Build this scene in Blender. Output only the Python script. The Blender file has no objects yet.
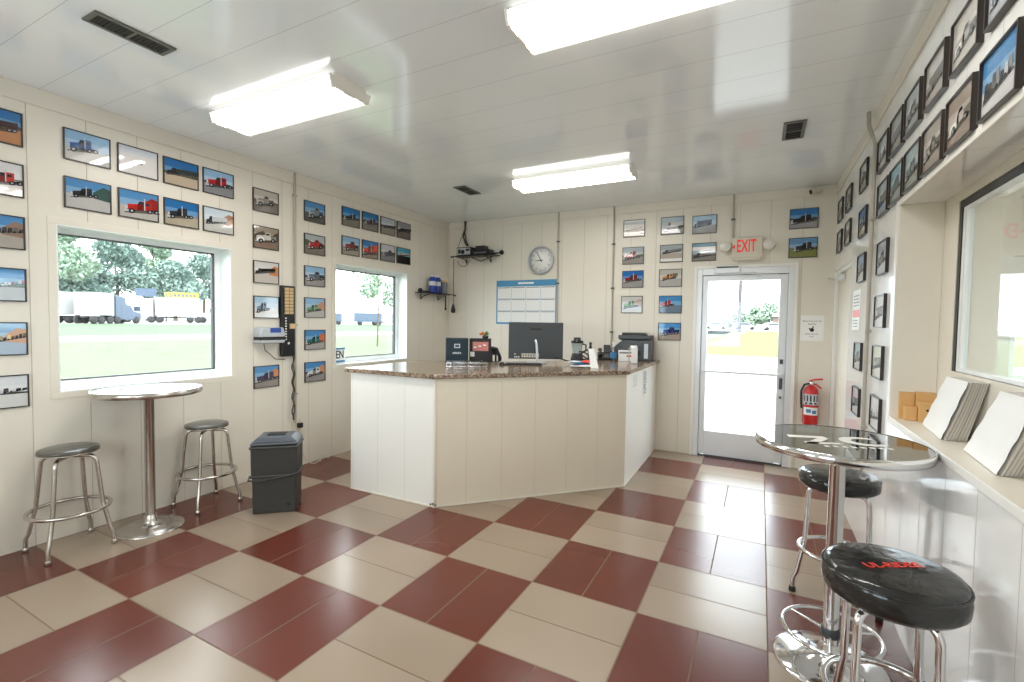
import bpy, math, random
from mathutils import Matrix, Vector
random.seed(7)
PI = math.pi
SC = bpy.context.scene
COL = SC.collection

# ------------------------------------------------------------------ camera
cam = bpy.data.cameras.new('camera')
cam.sensor_width = 36.0
cam.lens = 16.661
cam.clip_start = 0.02
cam.clip_end = 600
camo = bpy.data.objects.new('camera', cam)
COL.objects.link(camo)
camo.matrix_world = Matrix(((0.8849639, -0.0319506, 0.4645597, 4.2015),
                            (0.4654084, 0.0279179, -0.8846575, -5.9016),
                            (0.0152957, 0.9990995, 0.0395763, 1.5232),
                            (0, 0, 0, 1)))
SC.camera = camo

# ------------------------------------------------------------------ world, sun, exposure
SKY = 3.0
world = bpy.data.worlds.new('hazy_sky')
SC.world = world
world.use_nodes = True
wn = world.node_tree.nodes
wl = world.node_tree.links
bg = wn['Background']
bg.inputs['Strength'].default_value = SKY
tc = wn.new('ShaderNodeTexCoord')
nz = wn.new('ShaderNodeTexNoise')
nz.inputs['Scale'].default_value = 2.2
nz.inputs['Detail'].default_value = 5
cr = wn.new('ShaderNodeValToRGB')
cr.color_ramp.elements[0].position = 0.35
cr.color_ramp.elements[0].color = (0.72, 0.86, 1.0, 1)
cr.color_ramp.elements[1].position = 0.62
cr.color_ramp.elements[1].color = (1.0, 1.0, 1.0, 1)
wl.new(tc.outputs['Generated'], nz.inputs['Vector'])
wl.new(nz.outputs['Fac'], cr.inputs['Fac'])
wl.new(cr.outputs['Color'], bg.inputs['Color'])

sun = bpy.data.lights.new('sun', 'SUN')
sun.energy = 1.6
sun.angle = math.radians(6)
sun.color = (1.0, 0.96, 0.9)
suno = bpy.data.objects.new('sun', sun)
COL.objects.link(suno)
suno.rotation_euler = (math.radians(28), math.radians(16), 0)

# sampling portals in the window and door openings: they add no light of their own, they only steer sky sampling
def portal(name, loc, rot, sx, sy):
    l = bpy.data.lights.new(name, 'AREA'); l.shape = 'RECTANGLE'; l.size = sx; l.size_y = sy
    l.cycles.is_portal = True
    o = bpy.data.objects.new(name, l); COL.objects.link(o); o.location = loc; o.rotation_euler = rot
R90 = math.pi / 2
portal('window_portal', (-0.21, -3.9, 1.57), (0, -R90, 0), 1.14, 1.2)
portal('window_portal', (-0.21, -1.54, 1.58), (0, -R90, 0), 1.14, 1.2)
portal('door_portal', (4.01, 0.125, 1.1), (-R90, 0, 0), 0.98, 2.18)
portal('window_portal', (1.35, -7.025, 1.55), (R90, 0, 0), 1.3, 1.2)
portal('window_portal', (3.15, -7.025, 1.55), (R90, 0, 0), 1.3, 1.2)

SC.view_settings.view_transform = 'Standard'
SC.view_settings.look = 'None'
SC.view_settings.gamma = 1
SC.view_settings.use_curve_mapping = False
SC.view_settings.exposure = 1.6
LAMP = 7.0            # radiance of the fluorescent diffusers
try:
    SC.cycles.max_bounces = 10
    SC.cycles.diffuse_bounces = 6
    SC.cycles.glossy_bounces = 5
    SC.cycles.transparent_max_bounces = 12
    SC.cycles.caustics_reflective = False
    SC.cycles.caustics_refractive = False
    SC.cycles.sample_clamp_indirect = 6.0
except Exception:
    pass

# ------------------------------------------------------------------ colour + materials
def s2l(c):
    return tuple((v / 12.92 if v <= 0.04045 else ((v + 0.055) / 1.055) ** 2.4) for v in c)

def rgb(r, g, b):
    return s2l((r / 255.0, g / 255.0, b / 255.0))

MATS = {}
def mat(name, col, rough=0.5, metal=0.0, vary=0.05, scale=14.0, bump=0.0, coat=0.0, emit=0.0, spec=0.5):
    if name in MATS:
        return MATS[name]
    m = bpy.data.materials.new(name)
    m.use_nodes = True
    nt = m.node_tree
    b = nt.nodes['Principled BSDF']
    b.inputs['Roughness'].default_value = rough
    b.inputs['Metallic'].default_value = metal
    b.inputs['Specular IOR Level'].default_value = spec
    if coat:
        b.inputs['Coat Weight'].default_value = coat
        b.inputs['Coat Roughness'].default_value = 0.04
    t = nt.nodes.new('ShaderNodeTexCoord')
    n = nt.nodes.new('ShaderNodeTexNoise')
    n.inputs['Scale'].default_value = scale
    n.inputs['Detail'].default_value = 3
    nt.links.new(t.outputs['Object'], n.inputs['Vector'])
    mx = nt.nodes.new('ShaderNodeMix')
    mx.data_type = 'RGBA'
    mx.inputs[6].default_value = tuple(max(0, v * (1 - vary)) for v in col) + (1,)
    mx.inputs[7].default_value = tuple(min(1, v * (1 + vary)) for v in col) + (1,)
    nt.links.new(n.outputs['Fac'], mx.inputs[0])
    nt.links.new(mx.outputs[2], b.inputs['Base Color'])
    if bump:
        bp = nt.nodes.new('ShaderNodeBump')
        bp.inputs['Strength'].default_value = bump
        bp.inputs['Distance'].default_value = 0.01
        nt.links.new(n.outputs['Fac'], bp.inputs['Height'])
        nt.links.new(bp.outputs['Normal'], b.inputs['Normal'])
    if emit:
        nt.links.new(mx.outputs[2], b.inputs['Emission Color'])
        b.inputs['Emission Strength'].default_value = emit
    MATS[name] = m
    return m

def mth(nt, op, a, b=None, clamp=False):
    n = nt.nodes.new('ShaderNodeMath')
    n.operation = op
    n.use_clamp = clamp
    for i, v in enumerate((a, b)):
        if v is None:
            continue
        if isinstance(v, (int, float)):
            n.inputs[i].default_value = v
        else:
            nt.links.new(v, n.inputs[i])
    return n.outputs[0]

def panel_mat(name, col, axis, offset, pitch=0.305, rough=0.3, groove=0.0018, dark=0.6, spec=0.5, wobble=0.0, coat=0.0, bump=0.5):
    """painted tongue-and-groove liner panels: a narrow groove every pitch metres"""
    m = bpy.data.materials.new(name)
    m.use_nodes = True
    nt = m.node_tree
    b = nt.nodes['Principled BSDF']
    b.inputs['Roughness'].default_value = rough
    b.inputs['Specular IOR Level'].default_value = spec
    b.inputs['Coat Weight'].default_value = coat
    b.inputs['Coat Roughness'].default_value = 0.03
    g = nt.nodes.new('ShaderNodeNewGeometry')
    sp = nt.nodes.new('ShaderNodeSeparateXYZ')
    nt.links.new(g.outputs['Position'], sp.inputs[0])
    c = sp.outputs['XYZ'.index(axis.upper())]
    u = mth(nt, 'DIVIDE', mth(nt, 'SUBTRACT', c, offset), pitch)
    d = mth(nt, 'ABSOLUTE', mth(nt, 'SUBTRACT', mth(nt, 'FRACT', mth(nt, 'ADD', u, 0.5)), 0.5))
    d = mth(nt, 'MULTIPLY', d, pitch)
    line = mth(nt, 'LESS_THAN', d, groove)
    n = nt.nodes.new('ShaderNodeTexNoise')
    n.inputs['Scale'].default_value = 3.0
    n.inputs['Detail'].default_value = 3
    nt.links.new(g.outputs['Position'], n.inputs['Vector'])
    mx = nt.nodes.new('ShaderNodeMix'); mx.data_type = 'RGBA'
    mx.inputs[6].default_value = tuple(v * 0.97 for v in col) + (1,)
    mx.inputs[7].default_value = tuple(min(1, v * 1.03) for v in col) + (1,)
    nt.links.new(n.outputs['Fac'], mx.inputs[0])
    m2 = nt.nodes.new('ShaderNodeMix'); m2.data_type = 'RGBA'
    nt.links.new(line, m2.inputs[0])
    nt.links.new(mx.outputs[2], m2.inputs[6])
    m2.inputs[7].default_value = tuple(v * dark for v in col) + (1,)
    nt.links.new(m2.outputs[2], b.inputs['Base Color'])
    h = mth(nt, 'MULTIPLY', mth(nt, 'MINIMUM', d, groove * 2), 1.0)
    if wobble:
        wv = nt.nodes.new('ShaderNodeTexNoise')
        wv.inputs['Scale'].default_value = 2.4
        wv.inputs['Detail'].default_value = 1
        nt.links.new(g.outputs['Position'], wv.inputs['Vector'])
        h = mth(nt, 'ADD', h, mth(nt, 'MULTIPLY', wv.outputs['Fac'], wobble))
    bp = nt.nodes.new('ShaderNodeBump')
    bp.inputs['Strength'].default_value = bump
    bp.inputs['Distance'].default_value = 1.0
    nt.links.new(h, bp.inputs['Height'])
    nt.links.new(bp.outputs['Normal'], b.inputs['Normal'])
    MATS[name] = m
    return m

CREAM = rgb(226, 220, 207)
panel_mat('cream_panel_left', CREAM, 'y', -4.63, rough=0.38)
panel_mat('cream_panel_back', CREAM, 'x', 4.26, pitch=0.303, rough=0.34)
panel_mat('white_panel_right', rgb(238, 238, 236), 'y', -2.28, rough=0.08, wobble=0.0015, dark=0.8)
panel_mat('ceiling_panel', rgb(238, 242, 244), 'y', -4.87, rough=0.1, groove=0.0013, dark=0.55, wobble=0.0012, bump=0.1, spec=0.8)
panel_mat('counter_panel_white', rgb(232, 231, 226), 'x', 0.985, pitch=0.295, rough=0.35, dark=0.75)
mat('cream_paint', CREAM, 0.4, vary=0.02)
mat('white_paint', rgb(236, 234, 228), 0.35, vary=0.02)

def floor_mat():
    m = bpy.data.materials.new('floor_tile')
    m.use_nodes = True
    nt = m.node_tree
    b = nt.nodes['Principled BSDF']
    g = nt.nodes.new('ShaderNodeNewGeometry')
    sp = nt.nodes.new('ShaderNodeSeparateXYZ')
    nt.links.new(g.outputs['Position'], sp.inputs[0])
    B = 0.61
    u = mth(nt, 'DIVIDE', mth(nt, 'SUBTRACT', sp.outputs[0], 1.8367), B)
    v = mth(nt, 'DIVIDE', mth(nt, 'SUBTRACT', sp.outputs[1], -4.6389), B)
    fu = mth(nt, 'FLOOR', u); fv = mth(nt, 'FLOOR', v)
    par = mth(nt, 'FRACT', mth(nt, 'MULTIPLY', mth(nt, 'ADD', fu, fv), 0.5))
    tan = mth(nt, 'GREATER_THAN', par, 0.25)          # 1 = tan pair, 0 = maroon pair
    red = mth(nt, 'SUBTRACT', 1.0, tan)
    # maroon blocks are split along x, tan blocks along y
    ku = mth(nt, 'ADD', red, 1.0); kv = mth(nt, 'ADD', tan, 1.0)
    su = mth(nt, 'MULTIPLY', u, ku); sv = mth(nt, 'MULTIPLY', v, kv)
    def edge(s, k):
        d = mth(nt, 'ABSOLUTE', mth(nt, 'SUBTRACT', mth(nt, 'FRACT', mth(nt, 'ADD', s, 0.5)), 0.5))
        return mth(nt, 'MULTIPLY', mth(nt, 'DIVIDE', d, k), B)
    de = mth(nt, 'MINIMUM', edge(su, ku), edge(sv, kv))
    grout = mth(nt, 'LESS_THAN', de, 0.0034)
    cb = nt.nodes.new('ShaderNodeCombineXYZ')
    nt.links.new(mth(nt, 'FLOOR', su), cb.inputs[0])
    nt.links.new(mth(nt, 'FLOOR', sv), cb.inputs[1])
    wn_ = nt.nodes.new('ShaderNodeTexWhiteNoise')
    wn_.noise_dimensions = '2D'
    nt.links.new(cb.outputs[0], wn_.inputs['Vector'])
    n = nt.nodes.new('ShaderNodeTexNoise')
    n.inputs['Scale'].default_value = 2.2
    n.inputs['Detail'].default_value = 0
    n.inputs['Roughness'].default_value = 0.5
    nt.links.new(g.outputs['Position'], n.inputs['Vector'])
    def mixc(f, a, c):
        x = nt.nodes.new('ShaderNodeMix'); x.data_type = 'RGBA'
        nt.links.new(f, x.inputs[0])
        for i, q in ((6, a), (7, c)):
            if isinstance(q, tuple):
                x.inputs[i].default_value = q + (1,)
            else:
                nt.links.new(q, x.inputs[i])
        return x.outputs[2]
    fac = mth(nt, 'ADD', mth(nt, 'MULTIPLY', n.outputs['Fac'], 0.3), mth(nt, 'MULTIPLY', wn_.outputs['Value'], 0.4))
    cred = mixc(fac, rgb(84, 32, 19), rgb(116, 50, 33))
    ctan = mixc(fac, rgb(140, 122, 104), rgb(176, 159, 140))
    c = mixc(tan, cred, ctan)
    c = mixc(grout, c, rgb(118, 98, 82))
    nt.links.new(c, b.inputs['Base Color'])
    r = mth(nt, 'ADD', mth(nt, 'MULTIPLY', grout, 0.6), 0.25)
    nt.links.new(r, b.inputs['Roughness'])
    nt.links.new(mth(nt, 'SUBTRACT', 0.68, mth(nt, 'MULTIPLY', grout, 0.62)), b.inputs['Specular IOR Level'])
    MATS['floor_tile'] = m
floor_mat()

def glass_mat(name, tint=(1, 1, 1), ior=1.45):
    m = bpy.data.materials.new(name)
    m.use_nodes = True
    nt = m.node_tree
    nt.nodes.clear()
    o = nt.nodes.new('ShaderNodeOutputMaterial')
    mx = nt.nodes.new('ShaderNodeMixShader')
    f = nt.nodes.new('ShaderNodeFresnel')
    ge = nt.nodes.new('ShaderNodeNewGeometry')
    # same reflectance on the entry and on the exit face of the pane
    nt.links.new(mth(nt, 'ADD', mth(nt, 'MULTIPLY', ge.outputs['Backfacing'], 1.0 / ior - ior), ior), f.inputs[0])
    t = nt.nodes.new('ShaderNodeBsdfTransparent'); t.inputs[0].default_value = tuple(tint) + (1,)
    g = nt.nodes.new('ShaderNodeBsdfGlossy'); g.inputs['Roughness'].default_value = 0.02
    nt.links.new(f.outputs[0], mx.inputs[0])
    nt.links.new(t.outputs[0], mx.inputs[1])
    nt.links.new(g.outputs[0], mx.inputs[2])
    nt.links.new(mx.outputs[0], o.inputs[0])
    MATS[name] = m
glass_mat('window_glass', (0.97, 0.99, 0.98))
glass_mat('clear_plastic', (0.86, 0.9, 0.92))

def print_mat():
    m = bpy.data.materials.new('photo_ink')
    m.use_nodes = True
    nt = m.node_tree
    b = nt.nodes['Principled BSDF']
    a = nt.nodes.new('ShaderNodeAttribute'); a.attribute_name = 'ink'
    n = nt.nodes.new('ShaderNodeTexNoise')
    t = nt.nodes.new('ShaderNodeTexCoord')
    nt.links.new(t.outputs['Object'], n.inputs['Vector'])
    n.inputs['Scale'].default_value = 90.0
    n.inputs['Detail'].default_value = 3
    x = nt.nodes.new('ShaderNodeMix'); x.data_type = 'RGBA'; x.blend_type = 'MULTIPLY'
    x.inputs[0].default_value = 0.35
    nt.links.new(a.outputs['Color'], x.inputs[6])
    nt.links.new(n.outputs['Color'], x.inputs[7])
    cmb = nt.nodes.new('ShaderNodeMix'); cmb.data_type = 'RGBA'
    cmb.inputs[0].default_value = 0.6
    nt.links.new(a.outputs['Color'], cmb.inputs[6])
    nt.links.new(x.outputs[2], cmb.inputs[7])
    nt.links.new(cmb.outputs[2], b.inputs['Base Color'])
    b.inputs['Roughness'].default_value = 0.05
    MATS['photo_ink'] = m
print_mat()

def granite_mat():
    m = bpy.data.materials.new('speckled_granite')
    m.use_nodes = True
    nt = m.node_tree
    b = nt.nodes['Principled BSDF']
    t = nt.nodes.new('ShaderNodeTexCoord')
    v = nt.nodes.new('ShaderNodeTexVoronoi'); v.inputs['Scale'].default_value = 70
    nt.links.new(t.outputs['Object'], v.inputs['Vector'])
    r = nt.nodes.new('ShaderNodeValToRGB')
    e = r.color_ramp.elements
    e[0].position = 0.0; e[0].color = rgb(40, 30, 24) + (1,)
    e[1].position = 1.0; e[1].color = rgb(206, 190, 170) + (1,)
    for p, c in ((0.3, rgb(116, 96, 80)), (0.6, rgb(170, 150, 130)), (0.8, rgb(86, 68, 54))):
        q = e.new(p); q.color = c + (1,)
    nt.links.new(v.outputs['Color'], r.inputs['Fac'])
    nt.links.new(r.outputs['Color'], b.inputs['Base Color'])
    b.inputs['Roughness'].default_value = 0.14
    MATS['speckled_granite'] = m
granite_mat()

def lens_mat(name, k):
    m = bpy.data.materials.new(name)
    m.use_nodes = True
    nt = m.node_tree
    b = nt.nodes['Principled BSDF']
    b.inputs['Base Color'].default_value = (0.85, 0.85, 0.83, 1)
    n = nt.nodes.new('ShaderNodeTexNoise'); n.inputs['Scale'].default_value = 60
    t = nt.nodes.new('ShaderNodeTexCoord'); nt.links.new(t.outputs['Object'], n.inputs['Vector'])
    nt.links.new(mth(nt, 'ADD', mth(nt, 'MULTIPLY', n.outputs['Fac'], 0.06), 0.25), b.inputs['Roughness'])
    b.inputs['Emission Strength'].default_value = LAMP * k
    b.inputs['Emission Color'].default_value = (1.0, 0.968, 0.92, 1)
    MATS[name] = m
lens_mat('lit_tube_band', 2.05)      # prismatic lens right under the two tubes
lens_mat('lit_diffuser', 0.045)      # lens between and beside the tubes
lens_mat('lit_lens_side', 0.26)

mat('chrome', (0.78, 0.78, 0.79), 0.09, 1.0, vary=0.02)
mat('worn_chrome', (0.56, 0.53, 0.49), 0.24, 1.0, vary=0.12, scale=40)
mat('aluminium', rgb(222, 224, 226), 0.32, 0.3, vary=0.03)
mat('white_vinyl', rgb(238, 242, 242), 0.3, vary=0.02)
mat('grey_gasket', rgb(96, 100, 104), 0.6)
mat('black_plastic', rgb(26, 26, 27), 0.4)
mat('dark_plastic', rgb(46, 48, 50), 0.42)
mat('bin_plastic', rgb(52, 52, 50), 0.45, vary=0.08)
mat('bin_lid_plastic', rgb(78, 84, 92), 0.35, vary=0.08)
mat('black_metal', rgb(22, 21, 20), 0.35, 0.4)
mat('black_vinyl', rgb(40, 40, 39), 0.15, vary=0.25, scale=9, bump=0.9)
mat('grey_vinyl', rgb(84, 82, 76), 0.22, vary=0.1, bump=0.15)
mat('rubber', rgb(40, 38, 36), 0.7)
mat('red_paint', rgb(196, 30, 34), 0.25, coat=0.3)
mat('red_letter', rgb(222, 62, 50), 0.4)
mat('lit_red_letter', rgb(226, 44, 40), 0.4, emit=0.12)
mat('ivory_plastic', rgb(214, 206, 190), 0.35)
mat('light_lens', rgb(222, 220, 212), 0.15)
mat('paper_white', rgb(240, 240, 238), 0.6, vary=0.02)
mat('paper_grey', rgb(206, 210, 216), 0.55, vary=0.03)
mat('ink_black', rgb(34, 34, 38), 0.6)
mat('ink_grey', rgb(120, 122, 128), 0.6)
mat('calendar_blue', rgb(78, 146, 190), 0.4)
mat('kraft_card', rgb(214, 170, 112), 0.75, vary=0.1, scale=30)
mat('kraft_dark', rgb(140, 98, 52), 0.75, vary=0.1)
mat('frame_black', rgb(42, 38, 36), 0.35)
mat('frame_brown', rgb(58, 50, 46), 0.35)
mat('tan_card', rgb(216, 188, 142), 0.6)
mat('silver_plastic', rgb(186, 190, 196), 0.28, 0.3)
mat('blue_plastic', rgb(44, 78, 160), 0.35)
mat('conduit_grey', rgb(176, 170, 158), 0.4, 0.2)
mat('cable_dark', rgb(60, 54, 48), 0.5)
mat('teal_carton', rgb(24, 46, 58), 0.32, vary=0.15)
mat('dark_carton', rgb(34, 32, 36), 0.4, vary=0.15)
mat('pink_print', rgb(206, 130, 122), 0.5, vary=0.2, scale=60)
mat('leaf_green', rgb(132, 170, 78), 0.5, vary=0.2)
mat('flower_orange', rgb(226, 120, 70), 0.5)
mat('gun_metal', rgb(72, 76, 80), 0.35, 0.3)
mat('printer_grey', rgb(66, 70, 74), 0.38)
mat('table_mirror', (0.46, 0.47, 0.45), 0.04, 1.0, vary=0.1, scale=5)
MATS['table_mirror'].node_tree.nodes['Principled BSDF'].inputs['Specular Tint'].default_value = (0.78, 0.78, 0.78, 1)
mat('table_painted_sheen', (0.5, 0.51, 0.52), 0.1, 0.8, vary=0.3, scale=11)  # pale mottling paints in the window's reflection on this mirror top
mat('etched_white', rgb(236, 234, 228), 0.3)
mat('vent_dark', rgb(48, 46, 42), 0.5)
mat('vent_frame', rgb(104, 102, 96), 0.4, 0.3)
mat('fixture_white', rgb(240, 236, 226), 0.35, vary=0.02)
mat('blue_label', rgb(70, 130, 178), 0.5)
mat('gas_blue', rgb(34, 60, 150), 0.35)
mat('page_grey', rgb(216, 211, 204), 0.7, vary=0.1, scale=3)
mat('page_dark', rgb(172, 166, 158), 0.7)

# ------------------------------------------------------------------ mesh builder
class MB:
    def __init__(s):
        s.v = []; s.f = []; s.m = []; s.sm = []; s.c = []
    def add(s, vs, fs, mi=0, smooth=False, col=None):
        o = len(s.v)
        s.v += [tuple(p) for p in vs]
        for f in fs:
            s.f.append([i + o for i in f]); s.m.append(mi); s.sm.append(smooth); s.c.append(col)
        return s
    def box(s, x0, x1, y0, y1, z0, z1, mi=0):
        v = [(x, y, z) for z in (z0, z1) for y in (y0, y1) for x in (x0, x1)]
        return s.add(v, [(0, 2, 3, 1), (4, 5, 7, 6), (0, 1, 5, 4), (2, 6, 7, 3), (0, 4, 6, 2), (1, 3, 7, 5)], mi)
    def cbox(s, c, d, rot=None, mi=0):
        v = []
        M = Matrix.Rotation(rot[1], 3, rot[0]) if rot else Matrix.Identity(3)
        for z in (-1, 1):
            for y in (-1, 1):
                for x in (-1, 1):
                    v.append(Vector(c) + M @ Vector((x * d[0] / 2, y * d[1] / 2, z * d[2] / 2)))
        return s.add(v, [(0, 2, 3, 1), (4, 5, 7, 6), (0, 1, 5, 4), (2, 6, 7, 3), (0, 4, 6, 2), (1, 3, 7, 5)], mi)
    def hexa(s, b, t, mi=0):
        return s.add(list(b) + list(t), [(3, 2, 1, 0), (4, 5, 6, 7), (0, 1, 5, 4), (1, 2, 6, 5), (2, 3, 7, 6), (3, 0, 4, 7)], mi)
    def tube(s, path, r, n=10, closed=False, mi=0, caps=True):
        P = [Vector(p) for p in path]
        N = len(P)
        R = r if isinstance(r, (list, tuple)) else [r] * N
        rings = []
        up = None
        for i in range(N):
            if closed:
                t = P[(i + 1) % N] - P[i - 1]
            else:
                t = P[min(i + 1, N - 1)] - P[max(i - 1, 0)]
            t.normalize()
            if up is None:
                a = Vector((0, 0, 1)) if abs(t.z) < 0.9 else Vector((1, 0, 0))
                up = (a - t * a.dot(t)).normalized()
            else:
                up = (up - t * up.dot(t))
                if up.length < 1e-6:
                    a = Vector((0, 0, 1)) if abs(t.z) < 0.9 else Vector((1, 0, 0))
                    up = a - t * a.dot(t)
                up.normalize()
            sd = t.cross(up)
            rings.append([P[i] + (up * math.cos(2 * PI * k / n) + sd * math.sin(2 * PI * k / n)) * R[i] for k in range(n)])
        vs = [p for rg in rings for p in rg]
        fs = []
        for i in range(N if closed else N - 1):
            a = i * n; b = ((i + 1) % N) * n
            for k in range(n):
                fs.append((a + k, a + (k + 1) % n, b + (k + 1) % n, b + k))
        s.add(vs, fs, mi, True)
        if caps and not closed:
            s.add(rings[0], [tuple(range(n))[::-1]], mi)
            s.add(rings[-1], [tuple(range(n))], mi)
        return s
    def lathe(s, prof, c=(0, 0, 0), n=32, mi=0, smooth=True, axis='z', caps=True):
        vs = []; fs = []
        for (r, z) in prof:
            for k in range(n):
                a = 2 * PI * k / n
                if axis == 'z':
                    vs.append((c[0] + r * math.cos(a), c[1] + r * math.sin(a), c[2] + z))
                elif axis == 'y':
                    vs.append((c[0] + r * math.cos(a), c[1] + z, c[2] + r * math.sin(a)))
                else:
                    vs.append((c[0] + z, c[1] + r * math.cos(a), c[2] + r * math.sin(a)))
        for i in range(len(prof) - 1):
            for k in range(n):
                fs.append((i * n + k, i * n + (k + 1) % n, (i + 1) * n + (k + 1) % n, (i + 1) * n + k))
        s.add(vs, fs, mi, smooth)
        for i, rev in ((0, True), (len(prof) - 1, False)):
            if caps and prof[i][0] > 1e-5:
                q = list(range(n))
                s.add([vs[i * n + k] for k in q], [tuple(q[::-1]) if rev else tuple(q)], mi)
        return s
    def ball(s, c, r, n=14, mi=0, sx=1, sy=1, sz=1):
        prof = []
        m = n // 2
        vs = []; fs = []
        for i in range(m + 1):
            th = PI * i / m
            for k in range(n):
                a = 2 * PI * k / n
                vs.append((c[0] + sx * r * math.sin(th) * math.cos(a), c[1] + sy * r * math.sin(th) * math.sin(a), c[2] + sz * r * math.cos(th)))
        for i in range(m):
            for k in range(n):
                fs.append((i * n + k, (i + 1) * n + k, (i + 1) * n + (k + 1) % n, i * n + (k + 1) % n))
        return s.add(vs, fs, mi, True)
    def prism(s, poly, z0, z1, mi=0):
        n = len(poly)
        vs = [(x, y, z0) for x, y in poly] + [(x, y, z1) for x, y in poly]
        fs = [tuple(range(n))[::-1], tuple(range(n, 2 * n))]
        fs += [(i, (i + 1) % n, n + (i + 1) % n, n + i) for i in range(n)]
        return s.add(vs, fs, mi)
    def extr(s, poly, y0, y1, mi=0):
        """poly in x,z extruded along y"""
        n = len(poly)
        vs = [(x, y0, z) for x, z in poly] + [(x, y1, z) for x, z in poly]
        fs = [tuple(range(n)), tuple(range(n, 2 * n))[::-1]]
        fs += [(i, n + i, n + (i + 1) % n, (i + 1) % n) for i in range(n)]
        return s.add(vs, fs, mi)
    def poly(s, pts, y, mi=0, col=None):
        """flat polygon in x,z at depth y"""
        return s.add([(x, y, z) for x, z in pts], [tuple(range(len(pts)))], mi, False, col)
    def text(s, txt, size, M, mi=0, depth=0.0015, align='CENTER', sx=1.0, bold=0.0):
        cu = bpy.data.curves.new('t', 'FONT')
        cu.body = txt; cu.size = size; cu.extrude = depth; cu.align_x = align; cu.align_y = 'CENTER'
        cu.resolution_u = 2; cu.offset = bold * size
        ob = bpy.data.objects.new('t', cu)
        me = ob.to_mesh()
        # text lies in XY facing +Z; M maps it to place
        vs = [M @ Vector((p.co.x * sx, p.co.y, p.co.z)) for p in me.vertices]
        fs = [tuple(f.vertices) for f in me.polygons]
        ob.to_mesh_clear()
        bpy.data.objects.remove(ob); bpy.data.curves.remove(cu)
        return s.add(vs, fs, mi)
    def build(s, name, mats, parent=None, bevel=0.0, seg=2):
        me = bpy.data.meshes.new(name)
        me.from_pydata(s.v, [], s.f)
        if isinstance(mats, str):
            mats = [mats]
        for q in mats:
            me.materials.append(MATS[q])
        me.polygons.foreach_set('material_index', s.m)
        me.polygons.foreach_set('use_smooth', s.sm)
        if any(c is not None for c in s.c):
            at = me.color_attributes.new('ink', 'FLOAT_COLOR', 'CORNER')
            for p in me.polygons:
                c = s.c[p.index] or (1, 1, 1)
                for li in p.loop_indices:
                    at.data[li].color = tuple(c) + (1,)
        me.update()
        o = bpy.data.objects.new(name, me)
        COL.objects.link(o)
        if parent is not None:
            o.parent = parent
        if bevel:
            b = o.modifiers.new('bevel', 'BEVEL')
            b.width = bevel; b.segments = seg; b.limit_method = 'ANGLE'; b.angle_limit = math.radians(40)
        return o

def tag(o, label=None, cat=None, group=None, kind=None):
    if label: o['label'] = label
    if cat: o['category'] = cat
    if group: o['group'] = group
    if kind: o['kind'] = kind
    return o

def thing(name, loc, label, cat, group=None, rz=0.0, kind=None):
    o = bpy.data.objects.new(name, None)
    o.empty_display_size = 0.1
    COL.objects.link(o)
    o.location = loc
    o.rotation_euler = (0, 0, rz)
    return tag(o, label, cat, group, kind)

def copy_thing(root):
    r = root.copy(); COL.objects.link(r)
    for ch in root.children:
        c = ch.copy(); COL.objects.link(c); c.parent = r
        for g in ch.children:
            d = g.copy(); COL.objects.link(d); d.parent = c
    return r

def circ(r, n=32, z=0.0, c=(0, 0)):
    return [(c[0] + r * math.cos(2 * PI * k / n), c[1] + r * math.sin(2 * PI * k / n), z) for k in range(n)]

FRONT = Matrix(((1, 0, 0, 0), (0, 0, -1, 0), (0, 1, 0, 0), (0, 0, 0, 1)))   # text facing -y, upright
def front(x, y, z):
    return Matrix.Translation((x, y, z)) @ FRONT

# ================================================================== THE ROOM
XR = 4.855          # right wall
H = 2.9886          # ceiling
YF = -6.9           # wall behind the camera
T = 0.2
# openings
W1 = (-4.495, -3.31, 1.0, 2.135)      # y0,y1,z0,z1
W2 = (-2.14, -0.935, 1.01, 2.15)
D1 = (3.53, 4.5, 0.0, 2.17)           # x0,x1

m = MB()
m.box(0, XR + 3.4, YF, 0.0, -0.1, 0)
tag(m.build('floor', 'floor_tile'), 'checkered floor of tan and maroon tile pairs', 'floor', kind='structure')
m = MB()
m.box(-0.2, XR + 0.2, YF, 0.12, H, H + 0.12)
tag(m.build('ceiling', 'ceiling_panel'), 'glossy grey white panelled ceiling', 'ceiling', kind='structure')

def wall_with_holes(axis, a0, a1, t0, t1, z1, holes):
    """axis 'y': wall runs along y, thickness x t0..t1 ; axis 'x': runs along x"""
    mm = MB()
    def put(u0, u1, zz0, zz1):
        if u1 - u0 < 1e-6 or zz1 - zz0 < 1e-6: return
        if axis == 'y': mm.box(t0, t1, u0, u1, zz0, zz1)
        else: mm.box(u0, u1, t0, t1, zz0, zz1)
    cur = a0
    for (u0, u1, q0, q1) in sorted(holes):
        put(cur, u0, 0, z1)
        put(u0, u1, 0, q0)
        put(u0, u1, q1, z1)
        cur = u1
    put(cur, a1, 0, z1)
    return mm
tag(wall_with_holes('y', YF, 0.12, -T, 0.0, H, [W1, W2]).build('wall_left', 'cream_panel_left'), 'cream panelled wall with the two big windows', 'wall', kind='structure')
tag(wall_with_holes('x', 0.0, XR + 0.2, 0.0, 0.12, H, [D1]).build('wall_back', 'cream_panel_back'), 'cream panelled wall behind the counter with the glass door', 'wall', kind='structure')
m = wall_with_holes('x', 0.0, XR + 0.2, YF - 0.12, YF, H, [(0.7, 2.0, 0.95, 2.15), (2.5, 3.8, 0.95, 2.15)])  # both openings are unseen, added for daylight from behind
tag(m.build('wall_front', 'cream_panel_back'), 'cream panelled wall with two added windows behind the viewer', 'wall', kind='structure')
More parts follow.
